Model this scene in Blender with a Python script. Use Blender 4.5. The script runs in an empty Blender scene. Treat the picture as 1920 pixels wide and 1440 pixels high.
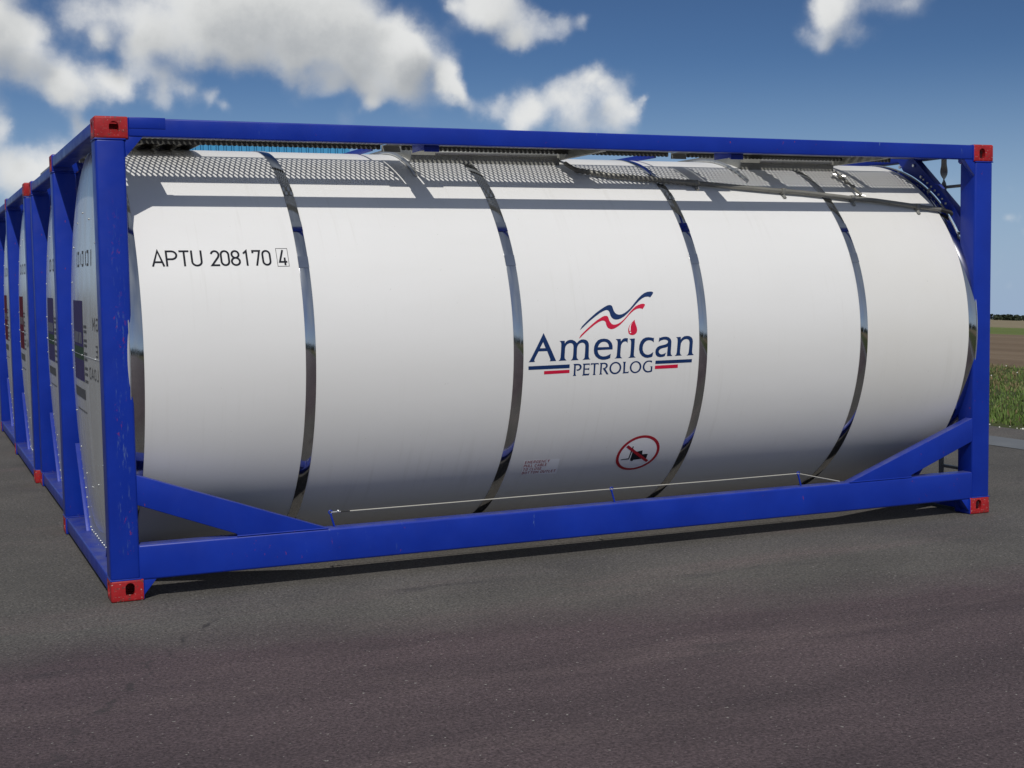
import bpy, bmesh, math, random
from mathutils import Vector, Matrix
from mathutils.geometry import tessellate_polygon
rad = math.radians
scene = bpy.context.scene
COL = scene.collection
random.seed(7)

# ------------------------------------------------------------------ camera
cam_d = bpy.data.cameras.new("camera"); cam = bpy.data.objects.new("camera", cam_d); COL.objects.link(cam)
cam_d.sensor_width = 36.0; cam_d.lens = 48.69; cam_d.clip_start = 0.05; cam_d.clip_end = 9000
RIGHT = Vector((0.915742, -0.401499, -0.014656)); UP = Vector((0.04347, 0.062749, 0.997082)); FWD = Vector((0.399408, 0.913707, -0.074915))
m = Matrix((RIGHT, UP, -FWD)).transposed().to_4x4(); m.translation = Vector((-0.94887, -7.58084, 1.70089))
cam.matrix_world = m
scene.camera = cam

# ------------------------------------------------------------------ light
SUN_TO = Vector((-0.09, -0.31, 0.352)).normalized()
SUN_EL = math.asin(SUN_TO.z); SUN_ROT = math.atan2(SUN_TO.x, SUN_TO.y)
sd = bpy.data.lights.new("sun", 'SUN'); sd.energy = 2.65; sd.angle = rad(0.5); sd.color = (1.0, 0.965, 0.91)
so = bpy.data.objects.new("sun", sd); COL.objects.link(so)
so.rotation_euler = (-SUN_TO).to_track_quat('-Z', 'Y').to_euler(); so.location = (-20, -60, 70)
scene.view_settings.view_transform = 'Standard'; scene.view_settings.look = 'None'
scene.view_settings.exposure = 0.0; scene.view_settings.gamma = 1.0

# ------------------------------------------------------------------ sky with clouds
BLOBS = [(0.0719,0.9848,0.158,0.0377,1.0),(0.0488,0.9869,0.1536,0.0425,1.0),(0.095,0.9848,0.1451,0.033,1.0),(0.1151,0.9841,0.1353,0.0283,1.0),(0.1339,0.9824,0.1305,0.0212,1.0),(0.0855,0.9817,0.1704,0.0189,1.0),(0.0528,0.9828,0.1772,0.033,1.0),(0.1047,0.9865,0.1263,0.0212,1.0),(0.1498,0.9773,0.1502,0.0198,1.0),(0.1276,0.9783,0.1634,0.0142,1.0),(0.167,0.976,0.14,0.0189,1.0),(0.1845,0.9738,0.1332,0.016,0.8),(0.2003,0.9715,0.127,0.0123,0.9),(0.2109,0.97,0.121,0.0085,0.7),(0.2588,0.9568,0.1322,0.0236,0.35),(0.3372,0.9336,0.1212,0.0212,0.4),(0.2875,0.9505,0.1177,0.0189,0.3),(0.1634,0.9785,0.1257,0.0151,0.8),(0.1426,0.9806,0.1342,0.0189,1.0),(0.116,0.9762,0.1835,0.0283,1.0),(0.1466,0.9725,0.1812,0.0377,1.0),(0.1776,0.9664,0.1856,0.0472,1.0),(0.1846,0.9692,0.1632,0.0283,1.0),(0.2124,0.9599,0.183,0.0519,1.0),(0.2161,0.9631,0.1603,0.0307,1.0),(0.244,0.9529,0.1801,0.0519,1.0),(0.2514,0.9547,0.159,0.0259,1.0),(0.2756,0.9435,0.184,0.0472,1.0),(0.3002,0.9363,0.1824,0.033,1.0),(0.2796,0.9459,0.1646,0.0283,1.0),(0.0602,0.9764,0.2073,0.0566,1.0),(0.2085,0.9544,0.2138,0.066,1.0),(0.2711,0.9382,0.2152,0.066,1.0),(0.1603,0.973,0.1661,0.0189,0.8),(0.3579,0.9238,0.1357,0.0226,1.0),(0.374,0.919,0.1245,0.016,0.7),(0.3285,0.9284,0.1736,0.0259,0.9),(0.3219,0.9326,0.1629,0.0283,1.0),(0.294,0.9439,0.1504,0.0283,1.0),(0.3151,0.9365,0.154,0.0368,1.0),(0.3398,0.9278,0.1539,0.0354,1.0),(0.3577,0.9228,0.1429,0.0198,1.0),(0.3263,0.9357,0.1341,0.0212,1.0),(0.305,0.9426,0.1359,0.0189,1.0),(0.2729,0.9516,0.1413,0.017,1.0),(0.3052,0.9441,0.125,0.0123,1.0),(0.365,0.9216,0.132,0.0104,0.8),(0.3696,0.9104,0.1858,0.0259,1.0),(0.3903,0.9021,0.1838,0.0307,1.0),(0.3982,0.9022,0.1659,0.016,1.0),(0.4248,0.8883,0.1743,0.017,1.0),(0.4398,0.8807,0.1757,0.0113,0.8),(0.3822,0.9011,0.2049,0.0377,1.0),(0.4078,0.8959,0.1764,0.0189,1.0),(0.3573,0.9142,0.1912,0.0113,0.7),(0.3897,0.9125,0.1243,0.0142,0.8),(0.4053,0.9057,0.1241,0.0212,1.0),(0.4206,0.8983,0.1275,0.0212,1.0),(0.4356,0.8903,0.1326,0.0226,1.0),(0.4436,0.885,0.1415,0.0151,1.0),(0.4521,0.881,0.1395,0.016,1.0),(0.4643,0.8763,0.1283,0.0212,1.0),(0.4796,0.8694,0.1187,0.0123,1.0),(0.4859,0.8652,0.124,0.0075,0.8),(0.4415,0.89,0.1142,0.0307,1.0),(0.4684,0.8764,0.1117,0.0236,1.0),(0.4143,0.9031,0.1129,0.0212,1.0),(0.5847,0.7926,0.1728,0.0236,0.65),(0.5969,0.7852,0.1651,0.0198,0.65),(0.5724,0.803,0.1659,0.0142,0.5),(0.5847,0.7955,0.1589,0.016,0.6),(0.6074,0.7786,0.1574,0.0142,0.45),(0.6032,0.7762,0.1835,0.0236,0.6),(0.6302,0.7546,0.183,0.0236,0.5),(0.6201,0.7639,0.1787,0.0189,0.4),(0.5881,0.7854,0.193,0.0283,1.0),(0.5864,0.7891,0.183,0.0189,0.8),(0.1145,0.9878,0.1054,0.0151,1.0),(0.0951,0.9918,0.0856,0.0259,1.0),(0.0695,0.9942,0.0817,0.0283,1.0),(0.0538,0.9925,0.1093,0.0259,1.0),(0.1192,0.9888,0.0894,0.0212,1.0),(0.0793,0.9944,0.0694,0.0283,1.0),(0.1033,0.992,0.0732,0.0236,1.0),(0.0426,0.9963,0.0743,0.0377,1.0),(0.145,0.9866,0.0752,0.0283,1.0),(0.067,0.9921,0.1062,0.0123,0.7),(0.6853,0.7261,0.057,0.0061,0.5),(0.6823,0.7301,0.0383,0.0066,0.55),(0.6877,0.7249,0.0391,0.0071,0.5),(0.6805,0.7327,0.0096,0.0075,0.35),(0.6929,0.7204,0.0289,0.0066,0.4),(0.6812,0.7321,-0.0031,0.0057,0.35),(0.6874,0.7262,-0.0086,0.0057,0.35),(0.6551,0.7531,0.0609,0.0104,0.4),(0.6596,0.7502,0.0464,0.0094,0.4),(0.6919,0.7198,0.0553,0.0066,0.45)]
SKY_STRENGTH = 0.1
SKY_TINT = (0.158, 0.150, 0.144)
def build_world():
    w = bpy.data.worlds.new("World"); scene.world = w; w.use_nodes = True
    nt = w.node_tree; nt.nodes.clear()
    # node group: summed soft puffs
    g = bpy.data.node_groups.new("cloud_field", 'ShaderNodeTree')
    g.interface.new_socket(name="Dir", in_out='INPUT', socket_type='NodeSocketVector')
    g.interface.new_socket(name="Density", in_out='OUTPUT', socket_type='NodeSocketFloat')
    gi = g.nodes.new('NodeGroupInput'); go = g.nodes.new('NodeGroupOutput')
    prev = None
    for x, y, z, r, wt in BLOBS:
        d = g.nodes.new('ShaderNodeVectorMath'); d.operation = 'DISTANCE'; d.inputs[1].default_value = (x, y, z)
        g.links.new(gi.outputs[0], d.inputs[0])
        mr = g.nodes.new('ShaderNodeMapRange'); mr.interpolation_type = 'SMOOTHSTEP'; mr.clamp = True
        mr.inputs['From Min'].default_value = r * 1.0; mr.inputs['From Max'].default_value = 0.0; mr.inputs['To Max'].default_value = wt
        g.links.new(d.outputs['Value'], mr.inputs['Value'])
        if prev is None: prev = mr.outputs[0]
        else:
            a = g.nodes.new('ShaderNodeMath'); a.operation = 'ADD'
            g.links.new(prev, a.inputs[0]); g.links.new(mr.outputs[0], a.inputs[1]); prev = a.outputs[0]
    g.links.new(prev, go.inputs[0])
    L = nt.links.new; N = nt.nodes.new
    tc = N('ShaderNodeTexCoord')
    nrm = N('ShaderNodeVectorMath'); nrm.operation = 'NORMALIZE'; L(tc.outputs['Generated'], nrm.inputs[0])
    # the land falls away to the right: look the sky up slightly higher so its horizon follows
    up = N('ShaderNodeVectorMath'); up.operation = 'ADD'; up.inputs[1].default_value = (0, 0, 0.075); L(nrm.outputs[0], up.inputs[0])
    sky = N('ShaderNodeTexSky'); sky.sky_type = 'NISHITA'; sky.sun_disc = False
    sky.sun_elevation = SUN_EL; sky.sun_rotation = SUN_ROT
    sky.altitude = 50; sky.air_density = 1.0; sky.dust_density = 0.2; sky.ozone_density = 2.0
    L(up.outputs[0], sky.inputs['Vector'])
    hsv = N('ShaderNodeHueSaturation'); hsv.inputs['Saturation'].default_value = 1.0; hsv.inputs['Value'].default_value = 1.0
    gm = N('ShaderNodeGamma'); gm.inputs['Gamma'].default_value = 1.766; L(sky.outputs[0], gm.inputs['Color'])
    tint = N('ShaderNodeMix'); tint.data_type = 'RGBA'; tint.blend_type = 'MULTIPLY'; tint.inputs['Factor'].default_value = 1.0
    L(gm.outputs[0], tint.inputs['A']); tint.inputs['B'].default_value = (SKY_TINT[0], SKY_TINT[1], SKY_TINT[2], 1); L(tint.outputs['Result'], hsv.inputs['Color'])
    # pale haze low down
    szh = N('ShaderNodeSeparateXYZ'); L(nrm.outputs[0], szh.inputs[0])
    hzf = N('ShaderNodeMapRange'); hzf.interpolation_type = 'SMOOTHSTEP'; hzf.inputs['From Min'].default_value = 0.16; hzf.inputs['From Max'].default_value = -0.035; L(szh.outputs['Z'], hzf.inputs['Value'])
    hmix = N('ShaderNodeMix'); hmix.data_type = 'RGBA'; L(hzf.outputs[0], hmix.inputs['Factor']); L(hsv.outputs[0], hmix.inputs['A']); hmix.inputs['B'].default_value = (3.15, 4.15, 5.65, 1)
    # warp
    def noise(scale, detail, rough=0.55):
        n = N('ShaderNodeTexNoise'); n.inputs['Scale'].default_value = scale; n.inputs['Detail'].default_value = detail
        n.inputs['Roughness'].default_value = rough; L(nrm.outputs[0], n.inputs['Vector']); return n
    def warp(src, n, amt):
        s = N('ShaderNodeVectorMath'); s.operation = 'SUBTRACT'; s.inputs[1].default_value = (.5, .5, .5); L(n.outputs['Color'], s.inputs[0])
        k = N('ShaderNodeVectorMath'); k.operation = 'SCALE'; k.inputs['Scale'].default_value = amt; L(s.outputs[0], k.inputs[0])
        a = N('ShaderNodeVectorMath'); a.operation = 'ADD'; L(src, a.inputs[0]); L(k.outputs[0], a.inputs[1]); return a.outputs[0]
    p = warp(nrm.outputs[0], noise(12, 2), 0.030)
    p = warp(p, noise(44, 4), 0.016)
    f1 = N('ShaderNodeGroup'); f1.node_tree = g; L(p, f1.inputs[0])
    sh = N('ShaderNodeVectorMath'); sh.operation = 'ADD'; sh.inputs[1].default_value = (-0.010, -0.004, 0.024); L(p, sh.inputs[0])
    f2 = N('ShaderNodeGroup'); f2.node_tree = g; L(sh.outputs[0], f2.inputs[0])
    fb = noise(30, 9, 0.62)
    def math_(op, a, b):
        n = N('ShaderNodeMath'); n.operation = op
        for i, v in enumerate((a, b)):
            if isinstance(v, (int, float)): n.inputs[i].default_value = v
            else: L(v, n.inputs[i])
        return n.outputs[0]
    nz = math_('MULTIPLY', math_('SUBTRACT', fb.outputs['Fac'], 0.5), 1.6)
    # grey veil added to the unseen sky around the camera, for neutral fill
    dt = N('ShaderNodeVectorMath'); dt.operation = 'DOT_PRODUCT'; dt.inputs[1].default_value = tuple(FWD); L(nrm.outputs[0], dt.inputs[0])
    away = N('ShaderNodeMapRange'); away.inputs['From Min'].default_value = 0.82; away.inputs['From Max'].default_value = 0.62; L(dt.outputs['Value'], away.inputs['Value'])
    sz = N('ShaderNodeSeparateXYZ'); L(nrm.outputs[0], sz.inputs[0])
    lowf = N('ShaderNodeMapRange'); lowf.inputs['From Min'].default_value = 0.0; lowf.inputs['From Max'].default_value = 0.12; L(sz.outputs['Z'], lowf.inputs['Value'])
    bn = N('ShaderNodeMapRange'); bn.inputs['From Min'].default_value = 0.35; bn.inputs['From Max'].default_value = 0.70; bn.inputs['To Min'].default_value = 0.25; bn.inputs['To Max'].default_value = 0.80
    L(noise(2.2, 4, .5).outputs['Fac'], bn.inputs['Value'])
    veil = math_('MULTIPLY', bn.outputs[0], away.outputs[0])
    field = f1.outputs[0]
    dens = math_('ADD', field, nz)
    al = N('ShaderNodeMapRange'); al.interpolation_type = 'SMOOTHSTEP'; al.inputs['From Min'].default_value = 0.0; al.inputs['From Max'].default_value = 1.75
    L(dens, al.inputs['Value'])
    msk = N('ShaderNodeMapRange'); msk.inputs['From Min'].default_value = 0.0; msk.inputs['From Max'].default_value = 0.7; L(field, msk.inputs['Value'])
    alpha = math_('MULTIPLY', math_('MULTIPLY', al.outputs[0], msk.outputs[0]), 0.96)
    thick = math_('ADD', f2.outputs[0], math_('MULTIPLY', nz, 1.0))
    sm = N('ShaderNodeMapRange'); sm.interpolation_type = 'SMOOTHSTEP'; sm.inputs['From Min'].default_value = 0.1; sm.inputs['From Max'].default_value = 2.7
    L(thick, sm.inputs['Value'])
    ramp = N('ShaderNodeValToRGB'); L(sm.outputs[0], ramp.inputs[0])
    k = 1.0 / SKY_STRENGTH
    e = ramp.color_ramp.elements
    e[0].position = 0.0; e[0].color = (0.79, 0.795, 0.785, 1)
    e[1].position = 1.0; e[1].color = (0.40, 0.42, 0.44, 1)
    e2 = ramp.color_ramp.elements.new(0.45); e2.color = (0.64, 0.65, 0.645, 1)
    sc = N('ShaderNodeVectorMath'); sc.operation = 'SCALE'; sc.inputs['Scale'].default_value = k; L(ramp.outputs[0], sc.inputs[0])
    vm = N('ShaderNodeMix'); vm.data_type = 'RGBA'; L(veil, vm.inputs['Factor']); L(hmix.outputs['Result'], vm.inputs['A']); vm.inputs['B'].default_value = (3.7, 4.05, 4.5, 1)
    mix = N('ShaderNodeMix'); mix.data_type = 'RGBA'; L(alpha, mix.inputs['Factor']); L(vm.outputs['Result'], mix.inputs['A']); L(sc.outputs[0], mix.inputs['B'])
    bg = N('ShaderNodeBackground'); bg.inputs['Strength'].default_value = SKY_STRENGTH; L(mix.outputs['Result'], bg.inputs['Color'])
    out = N('ShaderNodeOutputWorld'); L(bg.outputs[0], out.inputs['Surface'])
build_world()

# ------------------------------------------------------------------ materials
def mat(name, color, rough=0.5, metal=0.0, spec=0.5, coat=0.0):
    m = bpy.data.materials.new(name); m.use_nodes = True
    b = m.node_tree.nodes['Principled BSDF']
    b.inputs['Base Color'].default_value = (*color, 1); b.inputs['Roughness'].default_value = rough
    b.inputs['Metallic'].default_value = metal; b.inputs['Specular IOR Level'].default_value = spec
    b.inputs['Coat Weight'].default_value = coat
    return m
class NT:
    """small helper for node building in a material"""
    def __init__(s, m): s.nt = m.node_tree; s.b = s.nt.nodes['Principled BSDF']
    def n(s, t, **k):
        x = s.nt.nodes.new(t)
        for a, v in k.items(): setattr(x, a, v)
        return x
    def l(s, a, b): s.nt.links.new(a, b)
    def coord(s, scale=(1, 1, 1), kind='Object', rot=(0, 0, 0)):
        tc = s.n('ShaderNodeTexCoord'); mp = s.n('ShaderNodeMapping'); mp.inputs['Scale'].default_value = scale; mp.inputs['Rotation'].default_value = rot
        s.l(tc.outputs[kind], mp.inputs['Vector']); return mp.outputs[0]
    def noise(s, vec, scale, detail=4, rough=0.55):
        x = s.n('ShaderNodeTexNoise'); x.inputs['Scale'].default_value = scale; x.inputs['Detail'].default_value = detail; x.inputs['Roughness'].default_value = rough
        s.l(vec, x.inputs['Vector']); return x.outputs['Fac']
    def rng(s, v, a, b, c=0.0, d=1.0):
        x = s.n('ShaderNodeMapRange'); x.inputs['From Min'].default_value = a; x.inputs['From Max'].default_value = b
        x.inputs['To Min'].default_value = c; x.inputs['To Max'].default_value = d; s.l(v, x.inputs['Value']); return x.outputs[0]
    def mix(s, f, a, b):
        x = s.n('ShaderNodeMix', data_type='RGBA')
        for sock, v in (('Factor', f), ('A', a), ('B', b)):
            if isinstance(v, tuple): x.inputs[sock].default_value = (*v, 1)
            elif isinstance(v, (int, float)): x.inputs[sock].default_value = v
            else: s.l(v, x.inputs[sock])
        return x.outputs['Result']
    def mul(s, a, b, op='MULTIPLY'):
        x = s.n('ShaderNodeMath', operation=op)
        for i, v in enumerate((a, b)):
            if isinstance(v, (int, float)): x.inputs[i].default_value = v
            else: s.l(v, x.inputs[i])
        return x.outputs[0]
    def bump(s, h, strength, dist=0.01):
        x = s.n('ShaderNodeBump'); x.inputs['Strength'].default_value = strength; x.inputs['Distance'].default_value = dist
        s.l(h, x.inputs['Height']); s.l(x.outputs[0], s.b.inputs['Normal'])
    def color(s, c): s.l(c, s.b.inputs['Base Color'])

def paint_blue():
    m = mat("blue_frame_paint", (0.005, 0.024, 0.28), 0.42, 0, 0.32, 0.0); t = NT(m)
    v = t.coord()
    c = t.mix(t.rng(t.noise(v, 3.0, 5), .35, .7), (0.0045, 0.0265, 0.30), (0.0065, 0.035, 0.365))
    # long thin scratches: pale blue and red primer
    v2 = t.coord((26, 26, 5)); s1 = t.rng(t.noise(v2, 1.7, 6, .7), .655, .70)
    g1 = t.rng(t.noise(v, 1.3, 2), .50, .58)
    c = t.mix(t.mul(s1, g1), c, (0.09, 0.15, 0.36))
    v3 = t.coord((34, 34, 16)); s2 = t.rng(t.noise(v3, 1.3, 5, .7), .675, .70)
    g2 = t.rng(t.noise(t.coord((1.1, 1.1, 1.1)), 1.9, 2), .52, .58)
    c = t.mix(t.mul(s2, g2), c, (0.30, 0.03, 0.03))
    # scuffed strip down the face of the near corner post, where boxes and forks have rubbed it
    so_ = t.n('ShaderNodeSeparateXYZ'); t.l(v, so_.inputs[0])
    strip = t.mul(t.mul(t.rng(so_.outputs['X'], .045, .075), t.rng(so_.outputs['X'], .135, .105)), t.mul(t.rng(so_.outputs['Z'], .25, .32), t.rng(so_.outputs['Z'], 2.25, 1.2)))
    strip = t.mul(strip, t.rng(so_.outputs['Y'], .02, .015))
    c = t.mix(t.mul(strip, t.rng(t.noise(t.coord((60, 60, 9)), 1.5, 6, .7), .565, .64)), c, (0.07, 0.12, 0.34))
    c = t.mix(t.mul(strip, t.mul(t.rng(t.noise(t.coord((42, 42, 26)), 1.2, 5, .7), .60, .635), t.rng(t.noise(v, 2.3, 2), .50, .55))), c, (0.33, 0.025, 0.03))
    # paler, greyer tone on faces that look up, broken up by noise
    geo = t.n('ShaderNodeNewGeometry'); sep = t.n('ShaderNodeSeparateXYZ'); t.l(geo.outputs['Normal'], sep.inputs[0])
    up_tone = t.mul(t.rng(sep.outputs['Z'], .55, .98), t.rng(t.noise(v, 9, 5), .30, .75, .12, .55))
    c = t.mix(up_tone, c, (0.16, 0.16, 0.20))
    t.color(c)
    t.l(t.rng(t.noise(v, 7, 4), .3, .7, .30, .46), t.b.inputs['Roughness'])
    t.bump(t.noise(v, 45, 3), .05, .004)
    return m
def paint_red():
    m = mat("red_corner_paint", (0.40, 0.016, 0.02), 0.5, 0, .35); t = NT(m); v = t.coord()
    c = t.mix(t.rng(t.noise(v, 14, 5), .35, .7), (0.33, 0.012, 0.016), (0.44, 0.019, 0.022))
    c = t.mix(t.rng(t.noise(v, 34, 6, .7), .565, .625), c, (0.13, 0.05, 0.04))
    c = t.mix(t.rng(t.noise(t.coord((1.0, 1.0, 1.7)), 52, 5, .7), .61, .645), c, (0.50, 0.40, 0.36))
    t.color(c); t.bump(t.noise(v, 60, 4), .22, .004)
    return m
def white_cladding():
    m = mat("white_cladding", (0.80, 0.795, 0.775), 0.38, 0, 0.3); t = NT(m); v = t.coord()
    c = t.mix(t.rng(t.noise(t.coord((.25, 1, 1)), 2.2, 6), .35, .75), (0.81, 0.805, 0.785), (0.775, 0.77, 0.745))
    sx_ = t.n('ShaderNodeSeparateXYZ'); t.l(v, sx_.inputs[0])
    c = t.mix(t.mul(t.rng(sx_.outputs['X'], 4.93, 4.96), t.rng(t.noise(v, 1.6, 5), .2, .8, .4, 1.0)), c, (0.74, 0.725, 0.68))
    # faint streaks left by rain running down the sheet, and a few specks
    st = t.mul(t.rng(t.noise(t.coord((16, .8, .8)), 1.6, 5, .6), .56, .78), t.rng(t.noise(v, 1.2, 4), .42, .70))
    c = t.mix(t.mul(st, .5), c, (0.60, 0.585, 0.54))
    c = t.mix(t.mul(t.rng(t.noise(v, 55, 3, .6), .735, .76), .5), c, (0.42, 0.40, 0.36))
    t.color(c)
    t.l(t.rng(t.noise(v, 3, 3), .3, .7, .32, .44), t.b.inputs['Roughness'])
    t.bump(t.noise(t.coord((.8, 1, 1)), 2.0, 2), .22, .01)
    return m
def polished():
    m = mat("polished_steel", (0.56, 0.575, 0.60), 0.09, 1.0); t = NT(m); v = t.coord()
    t.l(t.rng(t.noise(v, 5, 3), .35, .7, .07, .12), t.b.inputs['Roughness'])
    t.color(t.mix(t.rng(t.noise(v, 4, 5), .4, .75), (0.56, 0.57, 0.59), (0.49, 0.50, 0.51)))
    return m
def end_alu():
    m = mat("brushed_aluminium_end", (0.62, 0.62, 0.60), 0.28, 0.42); t = NT(m); v = t.coord()
    t.l(t.rng(t.noise(t.coord((4, 4, 1)), 2, 4), .35, .7, .20, .32), t.b.inputs['Roughness'])
    t.color(t.mix(t.rng(t.noise(t.coord((3, 3, .7)), 2.5, 5), .35, .7), (0.76, 0.76, 0.74), (0.68, 0.68, 0.66)))
    t.bump(t.noise(v, 2.2, 2), .08, .02)
    return m
def galv(name, c1, c2, rough=.5, metal=.35):
    m = mat(name, c1, rough, metal); t = NT(m); v = t.coord()
    c = t.mix(t.rng(t.noise(v, 11, 6, .65), .35, .7), c1, c2)
    c = t.mix(t.rng(t.noise(v, 40, 4), .62, .75), c, tuple(x * .55 for x in c2))
    t.color(c); t.bump(t.noise(v, 70, 3), .1, .003)
    return m
M = {}
M['blue'] = paint_blue(); M['red'] = paint_red(); M['white'] = white_cladding(); M['steel'] = polished(); M['alu'] = end_alu()
M['galv'] = galv("dull_galvanised_metal", (0.36, 0.36, 0.33), (0.27, 0.27, 0.245))
M['walk'] = galv("walkway_grating_metal", (0.30, 0.30, 0.28), (0.20, 0.20, 0.185), .55, .3)
M['lip'] = mat("shaded_walkway_lip", (0.055, 0.055, 0.05), .7)  # near-black colour paints in the shade on the walkway lip
M['panel'] = galv("pale_sheet_metal", (0.60, 0.61, 0.60), (0.52, 0.53, 0.52), .34, .75)
M['plank'] = galv("pale_plank_metal", (0.62, 0.61, 0.55), (0.50, 0.49, 0.43), .6, .1)
M['pipe'] = galv("weathered_pipe_metal", (0.25, 0.245, 0.215), (0.20, 0.195, 0.17), .5, .3)
M['rubber'] = mat("black_rubber", (0.018, 0.018, 0.018), .55)
M['navy'] = mat("navy_lettering", (0.0035, 0.027, 0.115), .4)
M['crimson'] = mat("crimson_lettering", (0.60, 0.006, 0.045), .4)
M['ink'] = mat("black_lettering", (0.015, 0.017, 0.024), .7, 0, .15)
M['sticker'] = mat("white_sticker", (0.92, 0.92, 0.92), .6)
M['sign_red'] = mat("sign_red", (0.42, 0.012, 0.022), .4)
M['sign_text'] = mat("dark_red_text", (0.38, 0.07, 0.085), .6)
M['faded_ink'] = mat("faded_black_print", (0.11, 0.11, 0.115), .75, 0, .12)
M['purple'] = mat("purple_panel", (0.065, 0.053, 0.145), .8, 0, .12)
M['maroon'] = mat("maroon_panel", (0.13, 0.012, 0.025), .8, 0, .12)
M['greenband'] = mat("green_band", (0.05, 0.085, 0.055), .8, 0, .12)
M['cable'] = mat("pale_cable", (0.52, 0.50, 0.43), .5, .2)
M['bolt'] = mat("bright_bolt", (0.70, 0.70, 0.68), .3, .9)
M['hole'] = mat("dark_interior", (0.03, 0.012, 0.012), .8)

# ------------------------------------------------------------------ mesh building
def tag(o, label=None, cat=None, group=None, kind=None):
    if label: o['label'] = label
    if cat: o['category'] = cat
    if group: o['group'] = group
    if kind: o['kind'] = kind
    return o
class MB:
    def __init__(s): s.v = []; s.f = []; s.mi = []; s.mats = []
    def slot(s, m):
        if m not in s.mats: s.mats.append(m)
        return s.mats.index(m)
    def add(s, verts, faces, m):
        o = len(s.v); k = s.slot(m); s.v += [tuple(p) for p in verts]
        for f in faces: s.f.append(tuple(i + o for i in f)); s.mi.append(k)
    def box(s, x0, x1, y0, y1, z0, z1, m, bev=0.0, seg=2):
        bm = bmesh.new(); bmesh.ops.create_cube(bm, size=1.0)
        for v in bm.verts:
            v.co = ((x0 + x1) / 2 + v.co.x * (x1 - x0), (y0 + y1) / 2 + v.co.y * (y1 - y0), (z0 + z1) / 2 + v.co.z * (z1 - z0))
        if bev > 0: bmesh.ops.bevel(bm, geom=bm.edges[:], offset=bev, segments=seg, profile=.5, affect='EDGES', clamp_overlap=True)
        s.bm(bm, m)
    def bm(s, bm, m):
        bm.verts.index_update()
        s.add([v.co[:] for v in bm.verts], [[v.index for v in f.verts] for f in bm.faces], m); bm.free()
    def prism(s, poly, axis, a, b, m, bev=0.0):
        """2-D polygon extruded along axis ('x': poly=(y,z), 'y': poly=(x,z), 'z': poly=(x,y))"""
        bm = bmesh.new()
        def P(p, t): return {'x': (t, p[0], p[1]), 'y': (p[0], t, p[1]), 'z': (p[0], p[1], t)}[axis]
        A = [bm.verts.new(P(p, a)) for p in poly]; B = [bm.verts.new(P(p, b)) for p in poly]
        n = len(poly); bm.faces.new(A); bm.faces.new(B[::-1])
        for i in range(n): bm.faces.new((A[i], B[i], B[(i + 1) % n], A[(i + 1) % n]))
        bmesh.ops.recalc_face_normals(bm, faces=bm.faces[:])
        if bev > 0: bmesh.ops.bevel(bm, geom=bm.edges[:], offset=bev, segments=2, profile=.5, affect='EDGES', clamp_overlap=True)
        s.bm(bm, m)
    def tube(s, pts, r, m, seg=10, cap=True, radii=None):
        pts = [Vector(p) for p in pts]; n = len(pts); vs = []; fs = []
        t0 = (pts[1] - pts[0]).normalized(); ref = Vector((0, 0, 1)) if abs(t0.z) < .9 else Vector((1, 0, 0))
        u = t0.cross(ref).normalized()
        for i, p in enumerate(pts):
            t = (pts[min(i + 1, n - 1)] - pts[max(i - 1, 0)]).normalized()
            u = (u - t * u.dot(t)).normalized(); w = t.cross(u); rr = radii[i] if radii else r
            for k in range(seg):
                a = 2 * math.pi * k / seg; vs.append(p + (u * math.cos(a) + w * math.sin(a)) * rr)
        for i in range(n - 1):
            for k in range(seg):
                k2 = (k + 1) % seg; fs.append((i * seg + k, i * seg + k2, (i + 1) * seg + k2, (i + 1) * seg + k))
        if cap: fs.append(tuple(range(seg))[::-1]); fs.append(tuple((n - 1) * seg + k for k in range(seg)))
        s.add(vs, fs, m)
    def ball(s, c, r, m, sx=1.0):
        bm = bmesh.new(); bmesh.ops.create_uvsphere(bm, u_segments=10, v_segments=7, radius=r)
        for v in bm.verts: v.co = (v.co.x * sx + c[0], v.co.y + c[1], v.co.z + c[2])
        s.bm(bm, m)
    def build(s, name, parent=None, off=(0, 0, 0), smooth=32, flip_check=True):
        me = bpy.data.meshes.new(name); me.from_pydata(s.v, [], s.f)
        for mm in s.mats: me.materials.append(mm)
        me.polygons.foreach_set('material_index', s.mi); me.update()
        if smooth:
            me.polygons.foreach_set('use_smooth', [True] * len(me.polygons)); me.set_sharp_from_angle(angle=rad(smooth))
        o = bpy.data.objects.new(name, me); COL.objects.link(o)
        if parent: o.parent = parent
        o.location = off
        return o

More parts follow.
